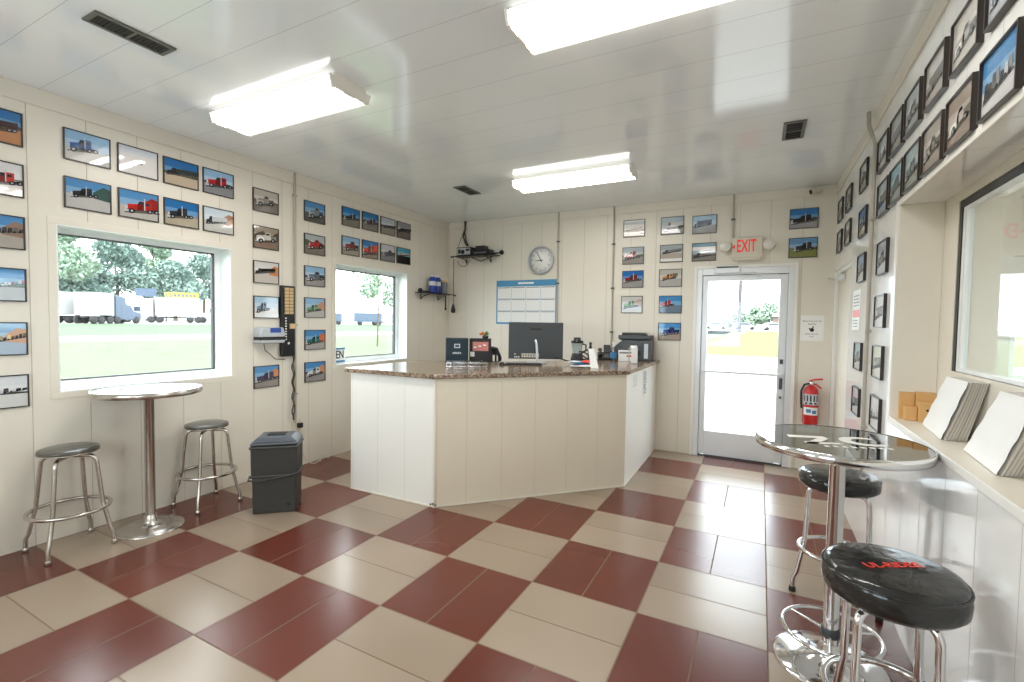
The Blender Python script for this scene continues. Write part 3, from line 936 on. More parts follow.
photo(u=-2.418, z=0.966, label='framed photo of a white truck with a black hood, lowest right of the pipe', sky=SKYB, ground=(154, 150, 146), tr=(214, 214, 210), kind='conv', bx=(0.1, 0.9), th=0.44, build=(200, 150, 120), band=(60, 60, 58), **D)
Eg = dict(wall='left', group=G5, fm='frame_brown')
photo(u=-1.924, z=2.692, label='framed photo of a black truck under strong blue sky, top left above the second window', sky=(24, 120, 190), ground=(128, 128, 112), tr=(36, 40, 48), kind='conv', bx=(0.12, 0.95), th=0.36, base=0.3, band=(40, 52, 50), **Eg)
photo(u=-1.62, z=2.7, label='framed photo of a dark maroon truck under blue sky, top row above the second window', sky=(36, 116, 178), ground=(130, 124, 116), tr=(96, 44, 48), kind='conv', bx=(0.18, 1.0), th=0.34, base=0.32, band=(48, 58, 58), **Eg)
photo(u=-1.316, z=2.702, label='framed photo of a dark lowboy under grey sky, top row above the second window', sky=(186, 194, 202), ground=(146, 140, 130), tr=(50, 50, 50), kind='rig', trailer=(62, 60, 56), bx=(0.2, 1.0), th=0.2, base=0.36, band=(70, 72, 66), **Eg)
photo(u=-1.02, z=2.701, label='dull dark framed photo of a trailer at the top right above the second window', sky=(146, 148, 156), ground=(108, 98, 92), tr=(40, 40, 44), kind='rig', trailer=(44, 44, 48), bx=(0.1, 1.0), th=0.3, base=0.36, band=(74, 74, 74), **Eg)
photo(u=-1.926, z=2.365, label='framed photo of a maroon truck with big front wheel, lower row above the second window', sky=SKYL, ground=(156, 152, 138), tr=(124, 52, 56), kind='old', bx=(0.1, 0.95), th=0.56, base=0.22, **Eg)
photo(u=-1.62, z=2.368, label='framed photo of a bright red orange truck, lower row above the second window', sky=(52, 122, 186), ground=(150, 132, 120), tr=(206, 72, 44), kind='conv', bx=(0.04, 0.95), th=0.62, base=0.16, build=(206, 90, 58), **Eg)
photo(u=-1.318, z=2.368, label='grey framed photo of a dark truck, lower row above the second window', sky=(192, 196, 204), ground=(138, 136, 140), tr=(72, 72, 80), kind='old', bx=(0.16, 1.0), th=0.4, base=0.28, band=(110, 112, 112), **Eg)
photo(u=-1.02, z=2.37, label='framed photo with turquoise sky over black ground, lower row above the second window', sky=(62, 150, 178), ground=(44, 42, 42), tr=(176, 156, 140), kind='rig', trailer=(190, 172, 160), bx=(0.1, 0.9), th=0.2, base=0.46, hor=0.5, **Eg)
K = dict(wall='back', group=G6, dep=0.012)
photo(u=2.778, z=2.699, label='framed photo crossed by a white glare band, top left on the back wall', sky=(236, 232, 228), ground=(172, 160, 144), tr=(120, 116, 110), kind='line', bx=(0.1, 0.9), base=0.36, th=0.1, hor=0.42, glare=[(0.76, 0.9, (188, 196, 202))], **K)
photo(u=2.774, z=2.366, label='framed photo of a red rounded truck, second down the left back wall column', sky=(176, 188, 196), ground=(156, 152, 146), tr=(184, 46, 44), kind='conv', face=1, bx=(0.06, 0.8), th=0.5, band=(112, 118, 104), **K)
photo(u=2.776, z=2.077, label='framed photo of a maroon truck under blue sky, third down the left back wall column', sky=(44, 112, 190), ground=(160, 158, 156), tr=(134, 36, 50), kind='conv', bx=(0.08, 0.9), th=0.46, base=0.3, **K)
photo(u=2.772, z=1.765, label='framed photo of a green and white truck, lowest of the left back wall column', sky=(206, 206, 204), ground=(206, 204, 200), tr=(120, 162, 92), kind='conv', bx=(0.08, 0.8), th=0.46, build=(186, 160, 146), **K)
photo(u=3.23, z=2.697, label='grey framed photo of a white truck and trailer, top of the middle back wall column', sky=(170, 184, 196), ground=(150, 150, 148), tr=(150, 152, 156), kind='rig', trailer=(206, 208, 210), bx=(0.2, 0.95), th=0.5, base=0.24, band=(116, 122, 122), **K)
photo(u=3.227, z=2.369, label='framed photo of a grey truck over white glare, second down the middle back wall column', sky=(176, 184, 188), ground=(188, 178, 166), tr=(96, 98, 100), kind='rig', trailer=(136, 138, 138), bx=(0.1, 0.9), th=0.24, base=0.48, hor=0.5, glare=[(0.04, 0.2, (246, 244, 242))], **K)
photo(u=3.225, z=2.079, label='framed photo of an orange tan truck on grey, third down the middle back wall column', sky=(196, 194, 186), ground=(184, 182, 178), tr=(206, 142, 76), kind='conv', bx=(0.1, 0.75), th=0.36, base=0.36, trailer=(110, 112, 110), **K)
photo(u=3.231, z=1.764, label='framed photo of a red truck on blue sky, fourth down the middle back wall column', sky=(70, 142, 200), ground=(110, 130, 150), tr=(196, 52, 56), kind='conv', bx=(0.02, 0.66), th=0.4, base=0.32, **K)
photo(u=3.229, z=1.441, label='framed photo of a dark blue truck, lowest of the middle back wall column', sky=(74, 150, 214), ground=(172, 160, 148), tr=(38, 56, 132), kind='old', bx=(0.14, 0.95), th=0.5, base=0.26, **K)
photo(u=3.585, z=2.682, label='framed photo of a dark trailer and pale hood, upper one by the exit sign', sky=(150, 178, 200), ground=(156, 150, 146), tr=(70, 72, 76), kind='rig', trailer=(62, 62, 66), bx=(0.08, 0.75), th=0.42, base=0.34, **K)
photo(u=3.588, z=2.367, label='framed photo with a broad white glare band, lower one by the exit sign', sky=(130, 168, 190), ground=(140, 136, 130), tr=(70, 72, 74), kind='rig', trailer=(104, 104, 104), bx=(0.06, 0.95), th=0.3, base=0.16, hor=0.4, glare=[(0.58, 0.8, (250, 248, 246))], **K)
K2 = dict(wall='back', group=G7, dep=0.012)
photo(u=4.563, z=2.665, label='framed photo of a black truck under deep blue sky right of the exit sign', sky=(48, 122, 190), ground=(170, 168, 168), tr=(36, 40, 46), kind='conv', bx=(0.06, 0.95), th=0.44, base=0.22, band=(60, 76, 60), **K2)
photo(u=4.564, z=2.358, label='framed photo of a dark truck on green grass right of the exit sign', sky=(110, 158, 206), ground=(136, 142, 84), tr=(48, 52, 66), kind='conv', bx=(0.2, 0.98), th=0.46, base=0.3, band=(120, 130, 120), **K2)
# right wall rows above the recess (counted away from the viewer)
R = dict(wall='right', group=G8, dep=0.022, fm='frame_brown', w=0.278, h=0.205)
UP = [(-3.853, 'of a big blue grey truck', (140, 164, 190), (186, 190, 196), (110, 128, 150), 'conv', 'nearest viewer'),
      (-3.515, 'in pale beige tones', (214, 208, 200), (204, 198, 190), (178, 172, 166), 'old', 'second from front'),
      (-3.168, 'washed out in warm grey', (206, 202, 198), (196, 190, 184), (170, 164, 160), 'rig', 'third from front'),
      (-2.82, 'of a truck in pale blue grey', (196, 208, 214), (176, 182, 184), (134, 142, 146), 'conv', 'fourth from front'),
      (-2.498, 'in flat grey', (176, 180, 180), (156, 160, 158), (140, 144, 146), 'rig', 'fifth from front'),
      (-2.158, 'of a hazy blue grey road', (190, 200, 206), (170, 174, 172), (150, 156, 160), 'line', 'beside the pipe')]
for (yy, d, sk, gr, tr, kd, pos) in UP:
    photo(u=yy, z=2.624, label=f'framed photo {d}, top row over recess, {pos}', sky=sk, ground=gr, tr=tr, kind=kd, **R)
LO = [(-4.17, 'with clear blue sky', SKYB, (170, 176, 180), (80, 84, 90), 'conv', 'cut by picture edge'),
      (-3.836, 'of a grey yard under blue sky', SKYB, (214, 214, 216), (104, 104, 108), 'line', 'second from front'),
      (-3.5, 'of a pale brownish truck', (176, 162, 150), (150, 136, 124), (206, 196, 186), 'old', 'third from front'),
      (-3.174, 'of a grey brown old truck', (178, 170, 160), (156, 146, 134), (126, 118, 110), 'old', 'fourth from front'),
      (-2.858, 'of a teal grey truck', (168, 190, 194), (150, 158, 152), (110, 130, 130), 'conv', 'fifth from front'),
      (-2.542, 'of a turquoise truck', (138, 182, 196), (146, 158, 158), (74, 132, 140), 'conv', 'sixth from front'),
      (-2.214, 'of a light truck under pale sky', (176, 196, 208), (186, 188, 186), (130, 140, 148), 'rig', 'beside the pipe')]
for (yy, d, sk, gr, tr, kd, pos) in LO:
    photo(u=yy, z=2.328, label=f'framed photo {d}, lower row over recess, {pos}', sky=sk, ground=gr, tr=tr, kind=kd, **R)
R2 = dict(wall='right', group=G9, fm='frame_black')
for (yy, zz, d, sk, gr, tr, kd, w) in [
    (-2.253, 1.955, 'black framed photo of a lilac grey truck, topmost of four before the pipe', (186, 194, 210), (206, 206, 206), (120, 126, 142), 'conv', 0.27),
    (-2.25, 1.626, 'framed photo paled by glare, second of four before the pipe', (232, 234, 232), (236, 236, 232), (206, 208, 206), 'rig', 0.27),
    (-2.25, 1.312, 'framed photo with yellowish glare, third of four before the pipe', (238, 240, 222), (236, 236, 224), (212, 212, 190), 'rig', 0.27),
    (-2.25, 0.994, 'framed photo washed white by glare, lowest of four before the pipe', (236, 236, 234), (232, 232, 230), (210, 210, 210), 'line', 0.27),  # window glare put into the white print colours
    (-1.5, 2.655, 'black framed photo in grey, top of the first column beyond the pipe', (178, 186, 184), (160, 164, 160), (96, 102, 102), 'old', 0.28),
    (-1.54, 2.305, 'framed photo of a blue truck on tan ground, second down just beyond the pipe', (120, 150, 186), (190, 178, 160), (70, 80, 116), 'conv', 0.28),
    (-1.56, 1.965, 'framed photo of a pale blue sky scene, third in the first column beyond the pipe', (150, 184, 214), (210, 212, 210), (120, 132, 146), 'conv', 0.28),
    (-1.57, 1.31, 'framed photo of a light blue truck, just below the red striped notice', (176, 206, 222), (206, 214, 216), (126, 150, 166), 'conv', 0.28),
    (-1.57, 0.975, 'framed photo in near white, lowest in the first column beyond the pipe', (222, 228, 232), (226, 228, 228), (186, 194, 200), 'rig', 0.28),
    (-0.82, 2.65, 'small dark framed photo, top of the second column beyond the pipe', (170, 178, 176), (150, 156, 152), (84, 90, 92), 'conv', 0.28),
    (-0.84, 2.35, 'small dark framed photo, lower of the second column beyond the pipe', (186, 194, 194), (176, 178, 174), (96, 104, 108), 'rig', 0.28),
    (-0.32, 2.655, 'small framed photo next to the back corner, upper one', (176, 186, 184), (160, 168, 162), (104, 112, 114), 'old', 0.28),
    (-0.34, 2.35, 'small framed photo next to the back corner, lower one', (190, 196, 194), (176, 182, 178), (120, 128, 128), 'conv', 0.28)]:
    photo(u=yy, z=zz, label=d, sky=sk, ground=gr, tr=tr, kind=kd, w=w, dep=0.018, h=0.205, **R2)

# ================================================================== SEATING AND TABLES
def arc_leg(sx, sy, r_top, r_ring, r_foot, ztop, zring, tr):
    """one bent tube: out from under the seat, down, kicked out below the ring, then straight onto the foot"""
    d = Vector((sx, sy, 0)).normalized()
    pts = []
    pts.append(d * 0.03 + Vector((0, 0, ztop)))
    pts.append(d * (r_top - 0.045) + Vector((0, 0, ztop)))
    for k in range(1, 6):
        a = k / 5 * PI / 2
        pts.append(d * (r_top - 0.045 + 0.045 * math.sin(a)) + Vector((0, 0, ztop - 0.045 * (1 - math.cos(a)))))
    pts.append(d * (r_ring - 0.004) + Vector((0, 0, zring + 0.03)))
    pts.append(d * (r_ring + 0.004) + Vector((0, 0, zring - 0.01)))
    pts.append(d * (r_foot - 0.02) + Vector((0, 0, 0.12)))
    pts.append(d * (r_foot - 0.004) + Vector((0, 0, 0.085)))
    pts.append(d * r_foot + Vector((0, 0, 0.012)))
    return pts

def bar_stool(loc, label, group, rot, seat_z, seat_r, thick, tube_r, chrome, seatm, r_foot, zring):
    t = thing('bar_stool', loc, label, 'bar stool', group, rot)
    s = MB()
    zt = seat_z; zb = seat_z - thick
    s.lathe([(0.0, zb), (seat_r * 0.9, zb), (seat_r * 0.985, zb + thick * 0.18), (seat_r, zb + thick * 0.5), (seat_r * 0.985, zb + thick * 0.78), (seat_r * 0.93, zt - 0.004), (seat_r * 0.85, zt), (seat_r * 0.6, zt + 0.006), (0.0, zt + 0.009)], n=40)
    seat = s.build('seat', seatm, t)
    p = MB()
    rr = seat_r * 0.985
    p.tube([(rr * math.cos(2 * PI * k / 40), rr * math.sin(2 * PI * k / 40), zb + thick * (0.8 if thick > 0.05 else 0.15)) for k in range(40)], 0.004, 6, True)
    p.build('piping', seatm if thick > 0.05 else chrome, seat)
    pl = MB(); pl.lathe([(0.0, zb - 0.012), (seat_r * 0.7, zb - 0.012), (seat_r * 0.72, zb - 0.001), (0.0, zb - 0.001)], n=24); pl.build('seat_plate', chrome, t)
    r_ring = r_foot * 0.86
    for sx in (-1, 1):
        for sy in (-1, 1):
            l = MB(); l.tube(arc_leg(sx, sy, seat_r * (0.74 if thick > 0.05 else 0.96), r_ring - tube_r * 1.8, r_foot, zb - 0.012 - tube_r, zring, tube_r), tube_r, 12)
            lo = l.build('leg', chrome, t)
            d = Vector((sx, sy, 0)).normalized() * r_foot
            f = MB(); f.lathe([(tube_r * 1.1, 0.0), (tube_r * 1.45, 0.004), (tube_r * 1.35, 0.022), (tube_r * 1.1, 0.03)], (d.x, d.y, 0), 14); f.build('rubber_foot', 'rubber' if chrome == 'chrome' else 'worn_chrome', lo)
    r = MB(); r.tube(circ(r_ring, 40, zring), tube_r * 0.95, 10, True); r.build('foot_ring', chrome, t)
    return t, seat
GS = 'grey seated bar stools by the left wall'
bar_stool((0.237, -4.535, 0), 'dark grey seated chrome bar stool at the far left, left of the pedestal table', GS, 0, 0.668, 0.155, 0.035, 0.0125, 'worn_chrome', 'grey_vinyl', 0.238, 0.265)
bar_stool((0.225, -3.66, 0), 'dark grey seated chrome bar stool between the pedestal table and the bin', GS, 0, 0.668, 0.155, 0.035, 0.0125, 'worn_chrome', 'grey_vinyl', 0.238, 0.265)
GB = 'black padded bar stools by the right table'
def lettering(seat, txt, z, sx, rot, off, size):
    m = MB()
    m.text(txt, size, Matrix.Translation((off[0], off[1], z)) @ Matrix.Rotation(rot, 4, 'Z'), depth=0.0006, bold=0.012)
    m.build('lettering', 'red_letter', seat)
st, seat = bar_stool((4.6, -4.0, 0), 'black padded chrome bar stool with red lettering, nearest the viewer', GB, math.radians(0), 0.755, 0.192, 0.098, 0.0125, 'chrome', 'black_vinyl', 0.2, 0.33)
lettering(seat, 'UL-RIDER', 0.7645, 1, math.radians(30), (0.0, -0.01), 0.044)
bar_stool((4.6, -2.82, 0), 'black padded chrome bar stool behind the glass topped table', GB, math.radians(30), 0.735, 0.187, 0.08, 0.0125, 'chrome', 'black_vinyl', 0.2, 0.3)

def pub_table(loc, label, rtop, ztop, rbase, chrome, ring, logo_rot, topmat='table_mirror'):
    t = thing('pub_table', loc, label, 'table', 'round pedestal tables')
    b = MB(); b.lathe([(rbase, 0.0), (rbase, 0.006), (rbase * 0.95, 0.014), (rbase * 0.6, 0.026), (rbase * 0.25, 0.045), (0.05, 0.06), (0.04, 0.085), (0.036, 0.1)], n=44); b.build('base', chrome, t)
    p = MB(); p.lathe([(0.034, 0.09), (0.031, 0.1), (0.031, ztop - 0.05), (0.06, ztop - 0.03)], n=24); p.build('pole', chrome, t)
    top = MB(); top.lathe([(0.0, ztop - 0.018), (rtop - 0.004, ztop - 0.018), (rtop - 0.004, ztop), (0.0, ztop)], n=64, smooth=False); tp = top.build('tabletop', topmat, t)
    r = MB(); r.lathe([(rtop - 0.006, ztop - 0.038), (rtop, ztop - 0.036), (rtop + 0.003, ztop - 0.018), (rtop, ztop + 0.001), (rtop - 0.006, ztop + 0.002)], n=64, caps=False); r.build('rim', chrome, t)
    lg = MB()
    z = ztop + 0.0007
    c, s = math.cos(logo_rot), math.sin(logo_rot)
    def sh(pts):
        lg.add([(x * c - y * s, x * s + y * c, z) for x, y in pts], [tuple(range(len(pts)))])
    k = rtop / 0.33
    for pts in ([(-0.2, 0.02), (-0.03, 0.02), (-0.04, 0.06), (-0.19, 0.07)], [(-0.08, 0.02), (-0.03, 0.02), (-0.13, -0.09), (-0.18, -0.09)],
                [(-0.18, -0.09), (-0.02, -0.09), (-0.03, -0.06), (-0.17, -0.055)]):
        sh([(x * k, y * k) for x, y in pts])
    # open crescent beside it
    n = 12
    out = [(0.1 + 0.1 * math.cos(math.radians(50 + 260 * i / n)), -0.01 + 0.085 * math.sin(math.radians(50 + 260 * i / n))) for i in range(n + 1)]
    inn = [(0.11 + 0.06 * math.cos(math.radians(50 + 260 * i / n)), -0.01 + 0.05 * math.sin(math.radians(50 + 260 * i / n))) for i in range(n + 1)]
    for i in range(n):
        sh([(q[0] * k, q[1] * k) for q in (out[i], out[i + 1], inn[i + 1], inn[i])])
    for i in range(8):
        sh([(q[0] * k, q[1] * k) for q in ((-0.12 + i * 0.035, -0.14), (-0.1 + i * 0.035, -0.14), (-0.1 + i * 0.035, -0.115), (-0.12 + i * 0.035, -0.115))])
    lg.build('etched_logo', 'etched_white', tp)
    if ring:
        g = MB(); g.tube(circ(0.19, 44, 0.15), 0.009, 10, True)
        for a in (0.4, 0.4 + 2 * PI / 3, 0.4 + 4 * PI / 3):
            g.tube([(0.03 * math.cos(a), 0.03 * math.sin(a), 0.15), (0.19 * math.cos(a), 0.19 * math.sin(a), 0.15)], 0.006, 8)
        g.build('foot_ring', chrome, t)
        g = MB(); g.lathe([(0.036, 0.13), (0.038, 0.132), (0.038, 0.17), (0.036, 0.172)], n=20); g.build('collar', 'gun_metal', t)
    return t
pub_table((0.335, -4.12, 0), 'tall round pedestal table with a window reflection painted on top, under the large window', 0.322, 1.012, 0.205, 'worn_chrome', False, 0.6, 'table_painted_sheen')
pub_table((4.522, -3.375, 0), 'tall round chrome table with dark mirror top and white logo', 0.328, 1.022, 0.225, 'chrome', True, 0.35)

# ---------------------------------------------------------------- waste bin
t = thing('waste_bin', (0.795, -3.435, 0), 'dark grey plastic swing lid bin beside the left bar stools', 'bin', rz=math.radians(42))
def tapered(mm, w0, d0, z0, w1, d1, z1, mi=0):
    b = [(-w0 / 2, -d0 / 2, z0), (w0 / 2, -d0 / 2, z0), (w0 / 2, d0 / 2, z0), (-w0 / 2, d0 / 2, z0)]
    u = [(-w1 / 2, -d1 / 2, z1), (w1 / 2, -d1 / 2, z1), (w1 / 2, d1 / 2, z1), (-w1 / 2, d1 / 2, z1)]
    mm.hexa(b, u, mi)
f = MB(); tapered(f, 0.315, 0.23, 0.0, 0.32, 0.235, 0.285); f.build('body', 'bin_plastic', t, 0.012, 3)
f = MB(); tapered(f, 0.33, 0.245, 0.286, 0.335, 0.25, 0.535); tapered(f, 0.352, 0.268, 0.51, 0.352, 0.268, 0.53); tapered(f, 0.345, 0.26, 0.284, 0.345, 0.26, 0.305); f.build('upper_bucket', 'bin_plastic', t, 0.008, 3)
f = MB(); tapered(f, 0.345, 0.262, 0.54, 0.33, 0.25, 0.56); tapered(f, 0.33, 0.25, 0.5605, 0.24, 0.19, 0.6)
lid = f.build('lid', 'bin_lid_plastic', t, 0.008, 3)
f = MB(); f.cbox((0, 0, 0.603), (0.13, 0.1, 0.006)); f.build('flap', 'black_plastic', lid, 0.002)
f = MB(); f.tube([(-0.177, -0.1, 0.3), (-0.18, -0.135, 0.275), (-0.1, -0.15, 0.268), (0.05, -0.145, 0.29), (0.177, -0.135, 0.315), (0.185, 0.0, 0.32)], 0.007, 8); f.build('handle', 'bin_plastic', t)
f = MB(); f.lathe([(0.0, 0.0), (0.012, 0.0), (0.012, 0.004), (0, 0.004)], (0.1, -0.1195, 0.07), 12, axis='y'); f.build('plug', 'black_plastic', t)

# ================================================================== RECEPTION COUNTER
t = thing('reception_counter', (2.0, -1.6, 0), 'white and cream panelled reception counter with angled front', 'counter')
O = Vector((2.0, -1.6))
A_, B_, C_, D_ = Vector((0.965, -2.83)), Vector((1.88, -2.81)), Vector((3.11, -1.52)), Vector((3.095, -0.01))
ZC = 1.055
def slab(a, b, th, z0, z1):
    d = (b - a).normalized(); nrm = Vector((-d.y, d.x))   # inwards (left of travel a->b)
    P = [a - O, b - O, b + nrm * th - O, a + nrm * th - O]
    mm = MB(); mm.prism([(p.x, p.y) for p in P], z0, z1)
    return mm
slab(A_, B_, 0.03, 0.004, ZC).build('left_panel', 'counter_panel_white', t, 0.003)
fm_ = panel_mat('counter_panel_cream', rgb(222, 213, 194), 'x', 2.065, pitch=0.21, rough=0.36, dark=0.88)
slab(B_ + Vector((0.004, 0.002)), C_, 0.03, 0.004, ZC).build('front_panel', 'counter_panel_cream', t, 0.003)
slab(C_ + Vector((0, 0.004)), D_, 0.03, 0.004, ZC).build('right_panel', 'white_paint', t, 0.003)
slab(Vector((0.968, -2.0)), A_ + Vector((0.003, 0.032)), 0.03, 0.004, ZC).build('end_panel', 'white_paint', t, 0.003)
f = MB(); bb = B_ - O
f.tube([(bb.x, bb.y + 0.002, 0.0), (bb.x, bb.y + 0.002, ZC)], 0.013, 8); f.build('corner_trim', 'cream_paint', t)
f = MB()
for k in range(3): f.lathe([(0, 0), (0.009, 0.0), (0.007, 0.006), (0, 0.008)], (bb.x - 0.02 + 0.025 * k, bb.y - 0.022, 0.03 + 0.006 * (k % 2)), 10, axis='y')
f.build('trim_screws', 'gun_metal', t)
f = MB()
for a, b in ((A_, B_), (B_, C_), (C_, D_)):
    d = (b - a).normalized(); nn = Vector((d.y, -d.x)); P = [a - O, b - O, b + nn * 0.006 - O, a + nn * 0.006 - O]
    f.prism([(p.x, p.y) for p in P][::-1], 0.002, 0.014)
f.build('base_strip', 'cream_paint', t)
# shelving behind the panels carries the top
f = MB()
f.prism([(x - O.x, y - O.y) for x, y in ((1.02, -2.76), (1.86, -2.74), (3.06, -1.48), (3.05, -0.05), (2.5, -0.05), (2.5, -0.75), (1.75, -1.5), (1.02, -2.1))], 0.4, 0.42)
for p in ((1.05, -2.15), (2.0, -1.3), (2.53, -0.72), (2.53, -0.1)):
    f.box(p[0] - O.x - 0.025, p[0] - O.x + 0.025, p[1] - O.y - 0.025, p[1] - O.y + 0.025, 0.004, ZC)
f.build('carcass', 'white_paint', t)
# marker writing taped on the right side
f = MB()
r = random.Random(3)
px = 3.113 - O.x
def stroke(pts, w=0.006):
    for a, b in zip(pts, pts[1:]):
        dy, dz = b[0] - a[0], b[1] - a[1]
        L_ = math.hypot(dy, dz) + 1e-6; ny, nz_ = -dz / L_ * w / 2, dy / L_ * w / 2
        f.add([(px, a[0] + ny, a[1] + nz_), (px, b[0] + ny, b[1] + nz_), (px, b[0] - ny, b[1] - nz_), (px, a[0] - ny, a[1] - nz_)], [(0, 1, 2, 3)])
for k in range(9):
    yy = -0.72 - O.y + 0.012 * r.uniform(-2, 2); zz = 1.0 - k * 0.027
    stroke([(yy - 0.05, zz), (yy - 0.01, zz + 0.018), (yy + 0.03, zz - 0.006), (yy + 0.06, zz + 0.012)], 0.011)
for k in range(4):
    yy = -1.28 - O.y + 0.09 * (k % 2); zz = 1.0 - 0.06 * (k // 2)
    stroke([(yy, zz), (yy + 0.05, zz + 0.02), (yy + 0.06, zz - 0.03), (yy, zz - 0.02), (yy, zz)], 0.004)
f.build('marker_writing', 'ink_grey', t)

ZT = 1.095
wt = MB()
top_poly = [(0.925, -2.868), (1.895, -2.848), (3.142, -1.54), (3.13, -0.004), (2.42, -0.004), (2.42, -0.66), (1.72, -1.3), (0.925, -1.85)]
wt.prism(top_poly, ZT - 0.038, ZT)
tag(wt.build('granite_worktop', 'speckled_granite', bevel=0.006), 'brown speckled granite worktop on the reception counter', 'worktop')

# ---------------------------------------------------------------- things on the counter
YAW = 0.4836
def on_top(name, x, y, label, cat, rz=0.0, group=None, z=ZT):
    return thing(name, (x, y, z + 0.0008), label, cat, group, rz)

# all-in-one computer seen from behind
t = on_top('computer_monitor', 2.085, -1.325, 'black flat computer monitor seen from behind on the counter', 'monitor', YAW)
f = MB(); f.box(-0.29, 0.29, -0.002, 0.03, 0.04, 0.43); f.build('screen_shell', 'gun_metal', t, 0.006)
f = MB(); f.box(-0.28, 0.28, 0.03, 0.033, 0.055, 0.42); f.build('screen', 'black_plastic', t)
f = MB(); f.box(-0.15, 0.035, -0.004, -0.002, 0.058, 0.098); lb = f.build('port_label', 'ivory_plastic', t)
f = MB()
for k in range(6): f.box(-0.14 + 0.028 * k, -0.124 + 0.028 * k, -0.0052, -0.004, 0.066, 0.09)
f.build('port_sockets', 'ink_grey', lb)
f = MB()
for (a, b) in ((-0.22, 0.09), (-0.22, 0.06), (-0.2, 0.062), (-0.18, 0.06)): f.box(a - 0.006, a + 0.006, -0.004, -0.002, b - 0.006, b + 0.006)
f.build('sockets', 'paper_white', t)
f = MB(); f.box(-0.06, 0.06, -0.004, -0.002, 0.35, 0.366); f.build('vent_slot', 'black_plastic', t)
f = MB(); f.tube([(-0.005, -0.006, 0.24), (0.005, -0.05, 0.2), (0.012, -0.07, 0.1), (0.012, -0.07, 0.012)], 0.013, 10); f.build('stand', 'silver_plastic', t)
f = MB(); f.lathe([(0.11, 0.0), (0.112, 0.004), (0.1, 0.012), (0.03, 0.016), (0.0, 0.016)], (0.012, -0.03, 0), 28); f.build('foot', 'silver_plastic', t)

t = on_top('keyboard', 2.115, -1.6, 'black computer keyboard in front of the monitor', 'keyboard', YAW)
f = MB(); f.box(-0.22, 0.15, -0.06, 0.06, 0, 0.012); f.build('tray', 'black_plastic', t, 0.004)
f = MB()
for i in range(14):
    for j in range(5): f.box(-0.212 + i * 0.0255, -0.19 + i * 0.0255, -0.053 + j * 0.021, -0.035 + j * 0.021, 0.012, 0.017)
f.build('keys', 'dark_plastic', t)

t = on_top('power_cable', 2.52, -1.1, 'coiled black cable beside the monitor', 'cable')
f = MB()
pts = [(-0.2, -0.17, 0.06), (-0.12, -0.12, 0.03), (-0.04, -0.05, 0.012)]
for k in range(26):
    a = k * 0.75
    pts.append((0.055 * math.cos(a) + 0.02, 0.035 * math.sin(a) + 0.01, 0.06 + 0.06 * math.sin(a * 0.62) + 0.002 * k))
f.tube(pts, 0.007, 7); f.build('coil', 'black_plastic', t)
f = MB(); f.cbox((-0.21, -0.18, 0.06), (0.03, 0.02, 0.02)); f.build('plug', 'black_plastic', t)

# dark carton with the pale printed side, toy on top
t = on_top('dark_carton', 1.40, -1.80, 'dark teal carton with pale emblem at the left of the counter', 'carton', math.radians(36))
f = MB(); f.box(-0.115, 0.115, -0.09, 0.09, 0.012, 0.255); f.build('box', 'teal_carton', t, 0.003)
f = MB(); f.box(-0.119, 0.119, -0.094, 0.094, 0.0, 0.03); f.build('base_band', 'gun_metal', t, 0.002)
f = MB(); f.box(-0.03, 0.03, -0.0925, -0.0905, 0.155, 0.198); eb = f.build('emblem', 'paper_grey', t)
f = MB(); f.box(-0.02, 0.02, -0.0935, -0.0925, 0.166, 0.187); f.build('emblem_centre', 'teal_carton', eb)
f = MB()
for k in range(5): f.box(-0.045 + k * 0.018, -0.032 + k * 0.018, -0.0915, -0.0905, 0.095, 0.111 + 0.004 * (k % 2))
f.build('lettering', 'paper_grey', t)
t = on_top('printed_carton', 1.555, -1.585, 'black carton with a pink and white printed panel beside the teal carton', 'carton', math.radians(30))
f = MB(); f.box(-0.115, 0.115, -0.06, 0.06, 0.0, 0.25); f.build('box', 'dark_carton', t, 0.003)
f = MB(); f.box(-0.08, 0.085, -0.0625, -0.0605, 0.12, 0.215); pn = f.build('printed_panel', 'pink_print', t)
f = MB()
for k in range(3): f.box(-0.07 + 0.05 * k, -0.04 + 0.05 * k, -0.0635, -0.0625, 0.15 + 0.012 * k, 0.165 + 0.012 * k)
f.build('panel_blocks', 'paper_white', pn)
f = MB(); f.box(-0.105, -0.06, -0.063, -0.0605, 0.06, 0.11); f.build('corner_tag', 'paper_white', t)
t = thing('artificial_plant', (1.60, -1.56, ZT + 0.2512), 'small green and orange artificial plant on top of the printed carton', 'plant')
f = MB(); f.lathe([(0.0, 0), (0.03, 0), (0.036, 0.03), (0.0, 0.03)], n=16); f.build('pot', 'dark_plastic', t)
f = MB(); r = random.Random(5)
for k in range(26):
    a = r.uniform(0, 2 * PI); l = r.uniform(0.03, 0.07); e = r.uniform(0.2, 1.2)
    d = Vector((math.cos(a) * math.cos(e), math.sin(a) * math.cos(e), math.sin(e))); s = Vector((-math.sin(a), math.cos(a), 0)) * 0.012
    p0 = Vector((0, 0, 0.03)); p1 = p0 + d * l
    f.add([p0, p0 + d * l * 0.5 + s, p1, p0 + d * l * 0.5 - s], [(0, 1, 2, 3)])
f.build('leaves', 'leaf_green', t)
f = MB()
for k in range(4): f.ball((-0.05 + 0.014 * k, -0.02 + 0.008 * (k % 2), 0.045 + 0.008 * (k % 3)), 0.014, 8)
f.build('blossoms', 'flower_orange', t)

